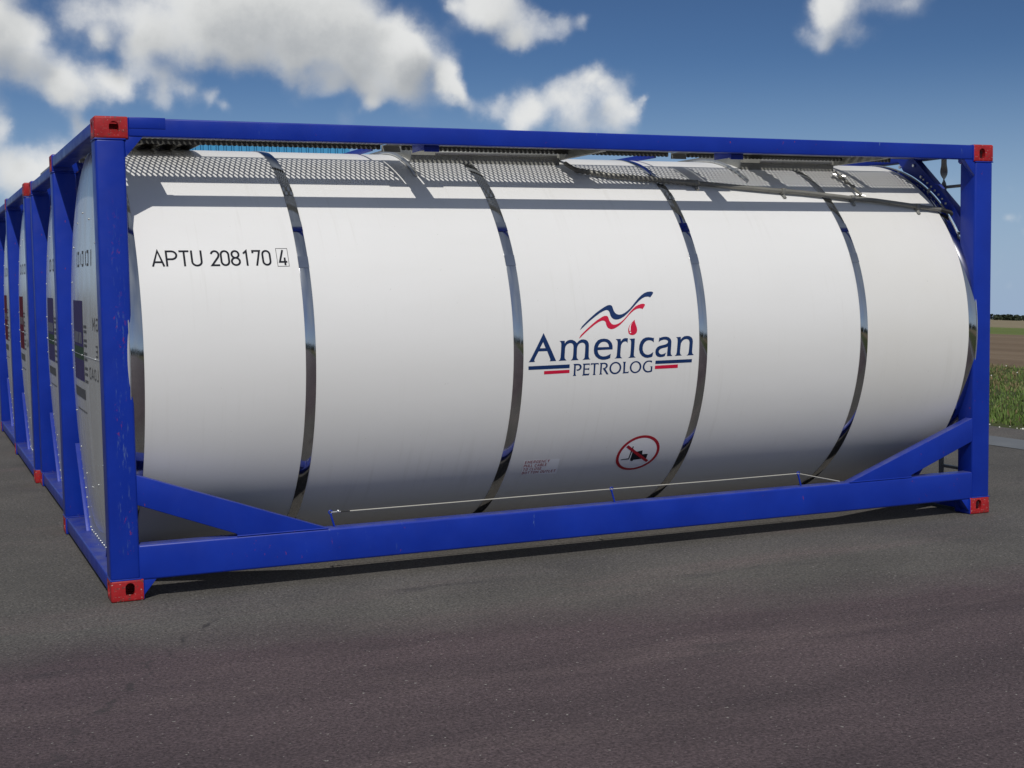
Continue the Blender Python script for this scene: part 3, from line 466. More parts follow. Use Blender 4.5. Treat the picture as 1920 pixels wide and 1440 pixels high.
# ------------------------------------------------------------------ tank container
CL, CW, CH = 6.058, 2.438, 2.591
YC, ZC, RT = 1.22, 1.305, 1.228
OFF = (-CL / 2, -CW / 2, 0)
LOGO = [('N',[[(2.5745,0.0742),(2.6566,-0.0977),(2.613,-0.0978),(2.6166,-0.094),(2.6184,-0.0863),(2.6151,-0.0785),(2.5962,-0.0355),(2.5395,-0.0353),(2.5165,-0.0749),(2.5112,-0.0879),(2.5152,-0.0983),(2.4734,-0.0985),(2.4809,-0.0912),(2.489,-0.0772)],[(2.5703,0.0203),(2.5482,-0.0171),(2.5859,-0.0177)]]),('N',[[(2.6788,0.0235),(2.7148,0.0228),(2.7152,0.0059),(2.7232,0.0166),(2.7355,0.0244),(2.7503,0.0279),(2.7661,0.0269),(2.7819,0.0203),(2.7916,0.0123),(2.7964,0.006),(2.8039,0.0141),(2.8138,0.0215),(2.8263,0.0271),(2.8435,0.0276),(2.8607,0.0234),(2.8716,0.0142),(2.8776,0.0018),(2.8787,-0.0115),(2.8772,-0.0646),(2.878,-0.0825),(2.8819,-0.0915),(2.8903,-0.0963),(2.8351,-0.0976),(2.8436,-0.0924),(2.8496,-0.0837),(2.851,-0.0637),(2.854,-0.0151),(2.8523,-0.004),(2.8455,0.0051),(2.8333,0.0081),(2.8185,0.0055),(2.8073,-0.0025),(2.7998,-0.0155),(2.7973,-0.0287),(2.7957,-0.0729),(2.7979,-0.0862),(2.8093,-0.0973),(2.7546,-0.098),(2.7649,-0.0906),(2.7696,-0.0786),(2.7717,-0.0565),(2.7736,-0.0191),(2.7722,-0.0047),(2.7669,0.0036),(2.7572,0.0079),(2.745,0.0072),(2.7302,0.001),(2.7204,-0.0096),(2.7166,-0.0238),(2.7137,-0.0721),(2.7154,-0.0855),(2.7272,-0.097),(2.6724,-0.0978),(2.6819,-0.0909),(2.6861,-0.0778),(2.6891,-0.0361),(2.6913,0.0034),(2.6895,0.0133),(2.6855,0.0189)]]),('N',[[(3.0421,-0.04),(2.9386,-0.041),(2.9407,-0.0557),(2.9491,-0.0694),(2.9618,-0.0783),(2.9781,-0.082),(2.9981,-0.0801),(3.0155,-0.074),(3.0299,-0.0666),(3.026,-0.0934),(3.0086,-0.0995),(2.9887,-0.1026),(2.9686,-0.1019),(2.946,-0.095),(2.9269,-0.0809),(2.9154,-0.0626),(2.912,-0.0414),(2.9144,-0.0193),(2.924,0.0026),(2.9405,0.0187),(2.9605,0.0263),(2.983,0.028),(3.0055,0.0249),(3.0228,0.015),(3.0364,-0.001),(3.0421,-0.019)],[(2.9395,-0.0239),(3.0175,-0.0244),(3.0137,-0.0092),(3.0051,0.0022),(2.9902,0.0083),(2.9752,0.0087),(2.9601,0.0041),(2.9488,-0.006)]]),('N',[[(3.0639,0.0227),(3.0997,0.0227),(3.1002,0.0071),(3.1097,0.0179),(3.1212,0.0254),(3.1352,0.0272),(3.1496,0.025),(3.1469,-0.0049),(3.1411,0.0035),(3.1323,0.0065),(3.1209,0.0048),(3.1094,-0.0033),(3.1018,-0.0153),(3.0993,-0.0365),(3.0965,-0.0723),(3.0989,-0.0882),(3.1106,-0.0971),(3.0563,-0.0968),(3.0674,-0.0904),(3.0714,-0.0782),(3.0741,-0.0446),(3.0774,-0.0),(3.0751,0.0134)]]),('N',[[(3.1592,0.0216),(3.1986,0.0226),(3.197,-0.0038),(3.1919,-0.0712),(3.1928,-0.087),(3.2053,-0.0961),(3.1519,-0.0968),(3.1636,-0.0894),(3.167,-0.0748),(3.1702,-0.0299),(3.1716,0.0015),(3.1692,0.0139)]]),('N',[[(3.3343,0.0229),(3.3322,-0.0063),(3.325,0.0007),(3.3135,0.0067),(3.298,0.0087),(3.2826,0.006),(3.2684,-0.0032),(3.2581,-0.0175),(3.2535,-0.0354),(3.2545,-0.0535),(3.2625,-0.0696),(3.2756,-0.0791),(3.2924,-0.0827),(3.3077,-0.0791),(3.3204,-0.0716),(3.3299,-0.0663),(3.3237,-0.0949),(3.3084,-0.0996),(3.2879,-0.1018),(3.2685,-0.0982),(3.2489,-0.0873),(3.2343,-0.0698),(3.2275,-0.0458),(3.2299,-0.0211),(3.239,0.0011),(3.2545,0.0175),(3.2739,0.0259),(3.2958,0.0275),(3.315,0.0247),(3.3279,0.0216)]]),('N',[[(3.3726,0.0225),(3.3783,0.0212),(3.39,0.0247),(3.4056,0.0271),(3.4238,0.027),(3.4419,0.022),(3.4548,0.0102),(3.4594,-0.0035),(3.4586,-0.024),(3.4554,-0.0695),(3.4571,-0.0855),(3.468,-0.0962),(3.4288,-0.096),(3.4294,-0.0731),(3.4326,-0.0356),(3.4183,-0.0409),(3.3976,-0.0436),(3.3808,-0.0487),(3.3705,-0.0574),(3.3682,-0.0676),(3.3736,-0.0769),(3.3854,-0.083),(3.3984,-0.0823),(3.4113,-0.0782),(3.4215,-0.0729),(3.4124,-0.0954),(3.3964,-0.0994),(3.3783,-0.1005),(3.3599,-0.0958),(3.3479,-0.084),(3.3436,-0.0679),(3.3471,-0.0498),(3.3586,-0.0366),(3.3741,-0.0292),(3.3948,-0.0253),(3.4156,-0.0215),(3.4299,-0.0151),(3.4351,-0.0051),(3.4313,0.003),(3.4209,0.0079),(3.4053,0.009),(3.3884,0.0059),(3.3767,0.0013),(3.3668,-0.007)]]),('N',[[(3.4929,0.022),(3.5283,0.0223),(3.5275,0.0057),(3.5374,0.0168),(3.552,0.0251),(3.5705,0.0277),(3.5889,0.0262),(3.6047,0.0182),(3.6138,0.0054),(3.6156,-0.0107),(3.6127,-0.0473),(3.6107,-0.0748),(3.6138,-0.0864),(3.6247,-0.0956),(3.5705,-0.0964),(3.5808,-0.0899),(3.5856,-0.0762),(3.5877,-0.0556),(3.5912,-0.0145),(3.5886,-0.003),(3.5807,0.0052),(3.5676,0.0079),(3.5517,0.005),(3.5372,-0.0048),(3.528,-0.0194),(3.5255,-0.0398),(3.5222,-0.0717),(3.5253,-0.0868),(3.5362,-0.0952),(3.4837,-0.0961),(3.4939,-0.0891),(3.4987,-0.0755),(3.5007,-0.0481),(3.5044,-0.0027),(3.5032,0.011),(3.4994,0.018)]]),('N',[[(2.4734,-0.1238),(2.7492,-0.1222),(2.7496,-0.145),(2.4741,-0.1458)]]),('R',[[(2.5785,-0.157),(2.7495,-0.1554),(2.7499,-0.1751),(2.5788,-0.1772)]]),('N',[[(3.3476,-0.1216),(3.6121,-0.121),(3.6112,-0.1418),(3.3466,-0.1427)]]),('R',[[(3.3457,-0.1537),(3.511,-0.1513),(3.5111,-0.1737),(3.3456,-0.1746)]]),('N',[[(2.7743,-0.1206),(2.7951,-0.1206),(2.814,-0.1213),(2.8256,-0.1274),(2.8317,-0.1371),(2.8312,-0.1474),(2.8251,-0.1567),(2.814,-0.1626),(2.8027,-0.1639),(2.7978,-0.1613),(2.7969,-0.155),(2.8042,-0.1562),(2.8135,-0.1528),(2.8188,-0.1452),(2.8181,-0.1374),(2.8125,-0.1312),(2.803,-0.1294),(2.7913,-0.1304),(2.7915,-0.1493),(2.791,-0.1839),(2.797,-0.1949),(2.7739,-0.195),(2.7791,-0.1877),(2.7792,-0.1661),(2.7799,-0.1299)]]),('N',[[(2.8377,-0.1215),(2.8862,-0.1211),(2.8864,-0.134),(2.8808,-0.129),(2.8542,-0.1293),(2.8543,-0.1518),(2.8762,-0.1523),(2.8839,-0.1469),(2.8841,-0.1643),(2.8775,-0.1597),(2.8542,-0.1587),(2.8542,-0.1848),(2.8781,-0.1858),(2.8873,-0.1809),(2.8844,-0.1948),(2.8368,-0.1954),(2.843,-0.1878),(2.8428,-0.1513),(2.8437,-0.1289)]]),('N',[[(2.8935,-0.1209),(2.9474,-0.1212),(2.9489,-0.1333),(2.942,-0.1284),(2.9267,-0.1287),(2.9255,-0.1633),(2.9257,-0.1877),(2.9313,-0.195),(2.9093,-0.1944),(2.9145,-0.1873),(2.9145,-0.1542),(2.9142,-0.1285),(2.9018,-0.1286),(2.8928,-0.1334)]]),('N',[[(2.9551,-0.1211),(2.9897,-0.1207),(3.0034,-0.1247),(3.0115,-0.1345),(3.0111,-0.1458),(3.0048,-0.1543),(2.9954,-0.1591),(3.0199,-0.1948),(3.0064,-0.1946),(2.9769,-0.1558),(2.9874,-0.1536),(2.9967,-0.1479),(2.9997,-0.1384),(2.995,-0.1313),(2.9852,-0.1283),(2.9718,-0.129),(2.9701,-0.1861),(2.9764,-0.193),(2.9544,-0.1945),(2.9596,-0.1874),(2.9602,-0.1274)]]),('N',[[(3.1067,-0.1587),(3.1065,-0.1526),(3.1053,-0.1466),(3.1031,-0.1409),(3.1,-0.1356),(3.096,-0.1308),(3.0913,-0.1267),(3.0859,-0.1233),(3.08,-0.1208),(3.0738,-0.1191),(3.0673,-0.1184),(3.0608,-0.1186),(3.0543,-0.1198),(3.0482,-0.1219),(3.0424,-0.1248),(3.0372,-0.1286),(3.0327,-0.133),(3.0289,-0.138),(3.0261,-0.1435),(3.0243,-0.1493),(3.0234,-0.1554),(3.0236,-0.1614),(3.0248,-0.1674),(3.027,-0.1731),(3.0302,-0.1785),(3.0342,-0.1833),(3.039,-0.1874),(3.0445,-0.1909),(3.0504,-0.1935),(3.0567,-0.1952),(3.0632,-0.1959),(3.0698,-0.1957),(3.0762,-0.1945),(3.0823,-0.1924),(3.088,-0.1895),(3.0932,-0.1857),(3.0976,-0.1812),(3.1013,-0.1761),(3.104,-0.1706),(3.1058,-0.1647)],[(3.0945,-0.1576),(3.0944,-0.153),(3.0936,-0.1484),(3.0921,-0.1441),(3.09,-0.14),(3.0872,-0.1364),(3.0839,-0.1332),(3.0801,-0.1306),(3.0759,-0.1287),(3.0715,-0.1274),(3.0669,-0.1269),(3.0623,-0.1271),(3.0577,-0.128),(3.0533,-0.1296),(3.0491,-0.1319),(3.0454,-0.1347),(3.0422,-0.1382),(3.0395,-0.142),(3.0374,-0.1462),(3.036,-0.1507),(3.0354,-0.1553),(3.0355,-0.16),(3.0363,-0.1645),(3.0378,-0.1689),(3.04,-0.173),(3.0428,-0.1766),(3.0462,-0.1798),(3.05,-0.1824),(3.0542,-0.1844),(3.0587,-0.1857),(3.0633,-0.1862),(3.068,-0.186),(3.0725,-0.1851),(3.0769,-0.1835),(3.081,-0.1812),(3.0847,-0.1783),(3.0879,-0.1749),(3.0905,-0.171),(3.0925,-0.1668),(3.0939,-0.1623)]]),('N',[[(3.1162,-0.1201),(3.1382,-0.1204),(3.1343,-0.1286),(3.1337,-0.1847),(3.1518,-0.1854),(3.1612,-0.1805),(3.1592,-0.1928),(3.1162,-0.1932),(3.1216,-0.1877),(3.121,-0.1281)]]),('N',[[(3.2484,-0.1584),(3.2482,-0.1524),(3.2471,-0.1466),(3.2449,-0.1409),(3.2418,-0.1357),(3.2379,-0.131),(3.2333,-0.127),(3.228,-0.1237),(3.2222,-0.1212),(3.2161,-0.1195),(3.2097,-0.1188),(3.2032,-0.1191),(3.1969,-0.1202),(3.1908,-0.1223),(3.1851,-0.1252),(3.18,-0.1288),(3.1756,-0.1332),(3.1719,-0.1381),(3.1691,-0.1436),(3.1673,-0.1493),(3.1664,-0.1552),(3.1666,-0.1612),(3.1678,-0.1671),(3.17,-0.1727),(3.1731,-0.1779),(3.1771,-0.1827),(3.1818,-0.1868),(3.1872,-0.1901),(3.1931,-0.1927),(3.1993,-0.1944),(3.2057,-0.1951),(3.2121,-0.1949),(3.2184,-0.1937),(3.2245,-0.1917),(3.2301,-0.1887),(3.2352,-0.185),(3.2395,-0.1806),(3.2431,-0.1756),(3.2459,-0.1702),(3.2476,-0.1644)],[(3.2358,-0.1578),(3.2357,-0.153),(3.2349,-0.1484),(3.2334,-0.144),(3.2313,-0.1399),(3.2286,-0.1362),(3.2254,-0.133),(3.2217,-0.1304),(3.2177,-0.1285),(3.2133,-0.1272),(3.2089,-0.1267),(3.2043,-0.1269),(3.1999,-0.1278),(3.1956,-0.1294),(3.1916,-0.1317),(3.1879,-0.1347),(3.1848,-0.1381),(3.1822,-0.142),(3.1802,-0.1463),(3.1788,-0.1508),(3.1782,-0.1555),(3.1783,-0.1602),(3.1791,-0.1648),(3.1806,-0.1693),(3.1827,-0.1734),(3.1855,-0.1771),(3.1888,-0.1803),(3.1925,-0.1829),(3.1966,-0.1849),(3.2009,-0.1862),(3.2054,-0.1868),(3.21,-0.1866),(3.2144,-0.1856),(3.2187,-0.184),(3.2226,-0.1817),(3.2262,-0.1787),(3.2293,-0.1752),(3.2319,-0.1713),(3.2339,-0.167),(3.2352,-0.1625)]]),('N',[[(3.3234,-0.1208),(3.322,-0.1331),(3.3139,-0.1287),(3.3008,-0.1258),(3.2881,-0.1283),(3.2767,-0.1375),(3.2705,-0.1514),(3.2708,-0.1655),(3.2782,-0.1773),(3.2886,-0.1839),(3.2996,-0.1862),(3.3094,-0.1844),(3.3162,-0.1815),(3.3167,-0.1602),(3.3105,-0.1564),(3.3273,-0.1562),(3.3267,-0.189),(3.3141,-0.193),(3.2964,-0.1949),(3.2802,-0.1911),(3.2665,-0.1804),(3.2587,-0.1668),(3.258,-0.1509),(3.2647,-0.1353),(3.276,-0.1243),(3.2916,-0.1187),(3.3074,-0.1188)]]),('N',[[(2.8189,0.0846),(2.8269,0.0956),(2.8356,0.108),(2.8559,0.1256),(2.8816,0.1468),(2.9119,0.1698),(2.9422,0.191),(2.9704,0.2079),(2.9964,0.222),(3.018,0.2318),(3.0327,0.2346),(3.0449,0.2334),(3.0524,0.2264),(3.0554,0.2161),(3.06,0.1994),(3.0689,0.1844),(3.0805,0.1759),(3.0958,0.1727),(3.1141,0.1746),(3.1356,0.1829),(3.1576,0.1963),(3.1773,0.2114),(3.1977,0.2308),(3.2184,0.2514),(3.2421,0.2733),(3.2656,0.2918),(3.2886,0.3056),(3.3107,0.3124),(3.3322,0.3144),(3.3478,0.3124),(3.3521,0.3057),(3.3438,0.2939),(3.3254,0.2757),(3.3207,0.2801),(3.3091,0.2822),(3.2904,0.2806),(3.2681,0.2716),(3.2452,0.2567),(3.2219,0.2373),(3.1988,0.2167),(3.1758,0.1963),(3.1534,0.1783),(3.1285,0.1604),(3.1042,0.1484),(3.0857,0.1435),(3.0702,0.1428),(3.055,0.1466),(3.0428,0.1556),(3.0349,0.1696),(3.0322,0.1834),(3.0281,0.195),(3.021,0.2014),(3.013,0.2036),(3.0047,0.2029),(2.9878,0.1973),(2.9621,0.1851),(2.9277,0.1639),(2.8934,0.141),(2.8635,0.1182),(2.8381,0.098)]]),('R',[[(2.8104,0.0328),(2.8177,0.0434),(2.8252,0.0549),(2.8492,0.0751),(2.8787,0.0987),(2.9083,0.1206),(2.9382,0.1408),(2.9637,0.1548),(2.9808,0.1635),(2.9954,0.1678),(3.0078,0.1678),(3.0166,0.1627),(3.0209,0.1525),(3.0241,0.1396),(3.0315,0.1266),(3.0411,0.1162),(3.0532,0.1118),(3.0682,0.1126),(3.0866,0.1178),(3.1053,0.1276),(3.1244,0.141),(3.1467,0.1611),(3.1695,0.1837),(3.1923,0.2041),(3.2149,0.2211),(3.237,0.2311),(3.2586,0.237),(3.2745,0.2378),(3.2833,0.2337),(3.2834,0.2278),(3.2748,0.2163),(3.2623,0.2025),(3.2567,0.2073),(3.2425,0.2093),(3.2239,0.2064),(3.2048,0.1985),(3.1853,0.1857),(3.1656,0.1699),(3.1431,0.1485),(3.1209,0.1284),(3.0991,0.1106),(3.0777,0.0974),(3.0566,0.0877),(3.0371,0.0843),(3.0231,0.0875),(3.0131,0.0935),(3.0054,0.1035),(3.0011,0.1182),(2.9988,0.1292),(2.993,0.1358),(2.983,0.1391),(2.9707,0.1382),(2.9518,0.1313),(2.9244,0.1166),(2.8906,0.0938),(2.8612,0.072),(2.8362,0.0519),(2.8217,0.0397)]]),('R',[[(3.2024,0.139),(3.2028,0.1263),(3.2083,0.1089),(3.2151,0.0891),(3.2164,0.0729),(3.2125,0.0592),(3.2004,0.0481),(3.1846,0.0435),(3.169,0.0456),(3.1562,0.054),(3.1528,0.0678),(3.1543,0.0839),(3.1622,0.102),(3.1775,0.1177),(3.1927,0.1312)]]),('W',[[(3.1855,0.121),(3.1757,0.1097),(3.1705,0.0949),(3.1697,0.0788),(3.1672,0.0686),(3.162,0.0687),(3.1607,0.0814),(3.1632,0.0951),(3.1704,0.1087)]]),('W',[[(3.1729,0.0608),(3.1723,0.0629),(3.1707,0.0645),(3.1683,0.0651),(3.166,0.0646),(3.1642,0.0631),(3.1635,0.0611),(3.1641,0.059),(3.1657,0.0575),(3.168,0.0568),(3.1704,0.0573),(3.1722,0.0588)]])]
SIGN = [('K',[[(3.2976,-0.7211),(3.2889,-0.7192),(3.2871,-0.7602),(3.2878,-0.8228),(3.2348,-0.8281),(3.2369,-0.8347),(3.2961,-0.8325)]]),('K',[[(3.3019,-0.7686),(3.3299,-0.7674),(3.3732,-0.759),(3.3812,-0.7937),(3.4222,-0.7936),(3.4244,-0.8367),(3.3854,-0.8369),(3.3315,-0.8409),(3.3279,-0.8483),(3.3187,-0.8514),(3.3052,-0.8385)]]),('R',[[(3.2539,-0.7061),(3.2411,-0.7212),(3.4368,-0.8719),(3.4471,-0.8544)]])]

def on_tank(x, s, off):
    a = s / RT; r = RT + off
    return (x, YC - r * math.cos(a), ZC + r * math.sin(a))
HX0, HD, HN = 0.15, 0.10, 2.4
def head_x(y, z):
    r = min(1.0, math.hypot(y - YC, z - ZC) / RT)
    return HX0 - HD * (1 - r ** HN) ** (1 / HN)
def on_head(y, z, off): return (head_x(y, z) - off, y, z)

class Decal:
    """flat shapes in a 2-D plane, cut fine enough to follow a curved surface"""
    def __init__(s, mapper, step=.012, both=False): s.mb = MB(); s.map = mapper; s.step = step; s.both = both; s.lay = 0
    def put(s, bm, m, off):
        vs = [v.co for v in bm.verts]
        def cut(ax):
            if not bm.verts: return
            lo = min(v.co[ax] for v in bm.verts); hi = max(v.co[ax] for v in bm.verts)
            k = math.floor(lo / s.step) + 1
            while k * s.step < hi:
                co = [0, 0, 0]; no = [0, 0, 0]; co[ax] = k * s.step; no[ax] = 1
                bmesh.ops.bisect_plane(bm, geom=bm.verts[:] + bm.edges[:] + bm.faces[:], plane_co=co, plane_no=no); k += 1
        cut(1)
        if s.both: cut(0)
        bm.verts.index_update()
        s.mb.add([s.map(v.co.x, v.co.y, off) for v in bm.verts], [[v.index for v in f.verts] for f in bm.faces], m); bm.free()
    def loops(s, loops, m, off=.0012):
        vl = [[Vector((p[0], p[1], 0)) for p in l] for l in loops]; tris = tessellate_polygon(vl)
        bm = bmesh.new(); vs = [bm.verts.new(v) for l in vl for v in l]
        for t in tris:
            try: bm.faces.new([vs[i] for i in t])
            except ValueError: pass
        s.put(bm, m, off)
    def stroke(s, pts, w, m, off=.0012, closed=False):
        P = []
        for p in pts:
            if not P or (Vector((p[0], p[1])) - P[-1]).length > 1e-5: P.append(Vector((p[0], p[1])))
        n = len(P); Lp = []; Rp = []
        for i in range(n):
            a = P[i - 1] if (i > 0 or closed) else None; c = P[(i + 1) % n] if (i < n - 1 or closed) else None
            d1 = (P[i] - a).normalized() if a is not None else None; d2 = (c - P[i]).normalized() if c is not None else None
            d1 = d1 if d1 is not None else d2; d2 = d2 if d2 is not None else d1
            n1 = Vector((-d1.y, d1.x)); n2 = Vector((-d2.y, d2.x)); b = (n1 + n2); b = b.normalized() if b.length > .2 else n1
            k = w / 2 / max(.42, b.dot(n1)); Lp.append(P[i] + b * k); Rp.append(P[i] - b * k)
        bm = bmesh.new(); L = [bm.verts.new((p.x, p.y, 0)) for p in Lp]; R = [bm.verts.new((p.x, p.y, 0)) for p in Rp]
        for i in range(n if closed else n - 1):
            j = (i + 1) % n
            try: bm.faces.new((L[i], R[i], R[j], L[j]))
            except ValueError: pass
        s.lay = (s.lay + 1) % 5
        s.put(bm, m, off + s.lay * .00012)
    def text(s, txt, x, y, h, m, w=.1, off=.0012, mirror=False, track=.26, total=None, sx=1.0):
        gl = [(GLYPH.get(c), c) for c in txt]
        adv = [(.45 if c == ' ' else g[0] + track) for g, c in gl]; W = sum(adv) - track
        k = h * sx if total is None else total / W
        pen = 0
        for (g, c), a in zip(gl, adv):
            if g:
                for st in g[1]:
                    pp = [((x + (pen + px) * k) if not mirror else (x - (pen + px) * k), y + py * h) for px, py in st]
                    s.stroke(pp, w * h, m, off)
            pen += a
    def build(s, name, parent, off=(0, 0, 0)): return s.mb.build(name, parent, off, 0)
def arc(cx, cy, rx, ry, a0, a1, n=10):
    return [(cx + rx * math.cos(rad(a0 + (a1 - a0) * i / n)), cy + ry * math.sin(rad(a0 + (a1 - a0) * i / n))) for i in range(n + 1)]
GLYPH = {
 'A': (.70, [[(0, 0), (.35, .98), (.70, 0)], [(.10, .27), (.60, .27)]]),
 'P': (.52, [[(.02, 0), (.02, .95), (.27, .95)] + arc(.27, .70, .24, .25, 85, -85) + [(.27, .45), (.05, .45)]]),
 'T': (.58, [[(0, .95), (.58, .95)], [(.29, 0), (.29, .92)]]),
 'U': (.54, [[(.02, 1), (.02, .28)] + arc(.27, .28, .25, .24, 180, 360) + [(.52, .28), (.52, 1)]]),
 '2': (.50, [arc(.25, .72, .22, .23, 170, -20) + [(.42, .55), (.04, .05), (.50, .05)]]),
 '0': (.52, [arc(.26, .72, .22, .23, 180, 0) + arc(.26, .28, .22, .23, 0, -180) + [(.04, .72)]]),
 '8': (.52, [arc(.26, .73, .20, .22, 0, 360, 18), arc(.26, .28, .23, .23, 0, 360, 18)]),
 '1': (.26, [[(0, .78), (.20, .95), (.20, 0)]]),
 '7': (.50, [[(.03, .80), (.03, .95), (.47, .95), (.22, 0)]]),
 '3': (.50, [arc(.25, .73, .2, .22, 160, -80) + arc(.25, .28, .22, .23, 80, -160)]),
 '4': (.52, [[(.30, 1), (.04, .22), (.52, .22)], [(.38, .50), (.38, 0)]]),
 'E': (.48, [[(.48, .95), (.03, .95), (.03, .05), (.48, .05)], [(.06, .5), (.42, .5)]]),
 'M': (.66, [[(.03, 0), (.03, .97), (.33, .35), (.63, .97), (.63, 0)]]),
 'R': (.54, [[(.03, 0), (.03, .95), (.27, .95)] + arc(.27, .72, .23, .23, 85, -85) + [(.27, .49), (.06, .49)], [(.28, .47), (.52, 0)]]),
 'G': (.56, [arc(.28, .72, .24, .23, 20, 180) + arc(.28, .28, .24, .23, 180, 360) + [(.52, .48), (.30, .48)]]),
 'N': (.56, [[(.03, 0), (.03, .97), (.53, .03), (.53, 1)]]),
 'C': (.54, [arc(.28, .72, .24, .23, 20, 180) + arc(.28, .28, .24, .23, 180, 340)]),
 'Y': (.60, [[(0, 1), (.3, .45), (.6, 1)], [(.3, .45), (.3, 0)]]),
 'L': (.44, [[(.03, 1), (.03, .05), (.44, .05)]]),
 'B': (.54, [[(.03, .03), (.03, .97), (.27, .97)] + arc(.27, .74, .2, .22, 85, -85) + [(.06, .52)], [(.06, .5), (.28, .5)] + arc(.28, .28, .24, .23, 85, -85) + [(.06, .04)]]),
 'O': (.56, [arc(.28, .72, .24, .23, 180, 0) + arc(.28, .28, .24, .23, 0, -180) + [(.04, .72)]]),
 'S': (.52, [arc(.26, .73, .22, .22, 20, 250) + arc(.26, .27, .23, .23, 70, -160)]),
 'D': (.54, [[(.03, .03), (.03, .97), (.22, .97)] + arc(.22, .70, .29, .27, 85, 0) + arc(.22, .30, .29, .27, 0, -85) + [(.04, .04)]]),
}

# --- corner casting: a hollow block with its oval holes really cut through
def casting_mesh():
    def tmp(bm, name):
        me = bpy.data.meshes.new(name); bm.to_mesh(me); bm.free(); o = bpy.data.objects.new(name, me); COL.objects.link(o); return o
    bm = bmesh.new(); bmesh.ops.create_cube(bm, size=1)
    for v in bm.verts: v.co = (.089 + v.co.x * .178, .081 + v.co.y * .162, .059 + v.co.z * .118)
    bmesh.ops.bevel(bm, geom=bm.edges[:], offset=.011, segments=3, profile=.5, affect='EDGES')
    base = tmp(bm, "tmp_a")
    def stad(c, w, h, n=9):
        r = w / 2; k = h / 2 - r
        return [(c[0] + r * math.cos(a), c[1] + k + r * math.sin(a)) for a in [math.pi * i / n for i in range(n + 1)]] + [(c[0] - r * math.cos(a), c[1] - k - r * math.sin(a)) for a in [math.pi * i / n for i in range(n + 1)]]
    cut = MB()
    cut.prism(stad((.101, .064), .050, .076), 'y', -.02, .05, M['red']); c1 = cut.build("tmp_b", smooth=0)
    cut = MB(); cut.prism(stad((.088, .062), .050, .076), 'x', -.02, .05, M['red']); c2 = cut.build("tmp_c", smooth=0)
    cut = MB(); cut.prism([(x, y) for y, x in stad((.081, .092), .060, .118)], 'z', -.02, .05, M['red']); c3 = cut.build("tmp_d", smooth=0)
    cut = MB(); cut.box(.028, .150, .028, .134, .028, .092, M['red']); c4 = cut.build("tmp_e", smooth=0)
    for c in (c4, c1, c2, c3):
        md = base.modifiers.new("b", 'BOOLEAN'); md.operation = 'DIFFERENCE'; md.object = c; md.solver = 'EXACT'
    dg = bpy.context.evaluated_depsgraph_get(); dg.update()
    me = bpy.data.meshes.new_from_object(base.evaluated_get(dg))
    V = [v.co.copy() for v in me.vertices]; F = [tuple(p.vertices) for p in me.polygons]; N = [p.normal.copy() for p in me.polygons]; Cc = [p.center.copy() for p in me.polygons]
    for o in (base, c1, c2, c3, c4): bpy.data.objects.remove(o)
    return V, F, N, Cc
CV, CF, CN, CC = casting_mesh()
def add_casting(sx, sy, sz, parent):
    b = MB(); b.slot(M['red']); b.slot(M['blue'])
    vs = [((CL - v.x) if sx else v.x, (CW - v.y) if sy else v.y, (CH - v.z) if sz else v.z) for v in CV]
    flip = (sx + sy + sz) % 2
    b.v = vs
    for f, n, c in zip(CF, CN, CC):
        inner = (n.x > .6 and c.x > .170) or (n.y > .6 and c.y > .155)
        b.f.append(tuple(f[::-1]) if flip else f); b.mi.append(1 if inner else 0)
    return b.build('corner_casting', parent, OFF, 30)

def perforated(b, x0, x1, y0, y1, z, m, pitch=.031, row=.0505, rx=.0086, ry=.0290, th=.004):
    """walkway sheet punched with leaning slots in staggered rows"""
    h = pitch / 2; corner = [(h, 0), (h / 2, row / 2), (0, row), (-h / 2, row / 2), (-h, 0), (-h / 2, -row / 2), (0, -row), (h / 2, -row / 2)]
    ang = [math.pi * k / 4 for k in range(8)]; lean = -.10
    bm = bmesh.new()
    ny = int((y1 - y0) / row) + 4; nx = int((x1 - x0) / pitch) + 4
    for j in range(-2, ny):
        cy = y0 + .030 + j * row
        for i in range(-2, nx):
            cx = x0 + (i + .5 * (j % 2)) * pitch + .004
            if cx < x0 - .02 or cx > x1 + .02 or cy < y0 - .06 or cy > y1 + .06: continue
            pierced = x0 + rx < cx < x1 - rx and y0 + ry - .016 < cy < y1 - ry + .016
            if pierced:
                T = [[bm.verts.new((cx + c[0], cy + c[1], zz)) for c in corner] for zz in (z, z - th)]
                H = [[bm.verts.new((cx + rx * math.cos(a) + lean * ry * math.sin(a), cy + ry * math.sin(a), zz)) for a in ang] for zz in (z, z - th)]
                for k in range(8):
                    n = (k + 1) % 8
                    bm.faces.new((T[0][k], T[0][n], H[0][n], H[0][k])); bm.faces.new((T[1][k], H[1][k], H[1][n], T[1][n])); bm.faces.new((H[0][k], H[0][n], H[1][n], H[1][k]))
            else:
                for zz in (z, z - th): bm.faces.new([bm.verts.new((cx + corner[k][0], cy + corner[k][1], zz)) for k in (0, 2, 4, 6)])
    for co, no in (((x0, 0, 0), (-1, 0, 0)), ((x1, 0, 0), (1, 0, 0)), ((0, y0, 0), (0, -1, 0)), ((0, y1, 0), (0, 1, 0))):
        bmesh.ops.bisect_plane(bm, geom=bm.verts[:] + bm.edges[:] + bm.faces[:], plane_co=co, plane_no=no, clear_outer=True)
    b.bm(bm, m)
def toothed(b, x0, x1, y, z0, z1, m, pitch=.031, depth=.007):
    n = int((x1 - x0) / pitch); vs = []; fs = []
    for i in range(n):
        a = x0 + i * pitch; o = len(vs)
        vs += [(a, y, z1), (a + pitch, y, z1), (a + pitch, y, z0), (a + pitch * .72, y, z0 - depth), (a + pitch * .28, y, z0 - depth), (a, y, z0)]
        fs.append(tuple(range(o, o + 6)))
    b.add(vs, fs, m)

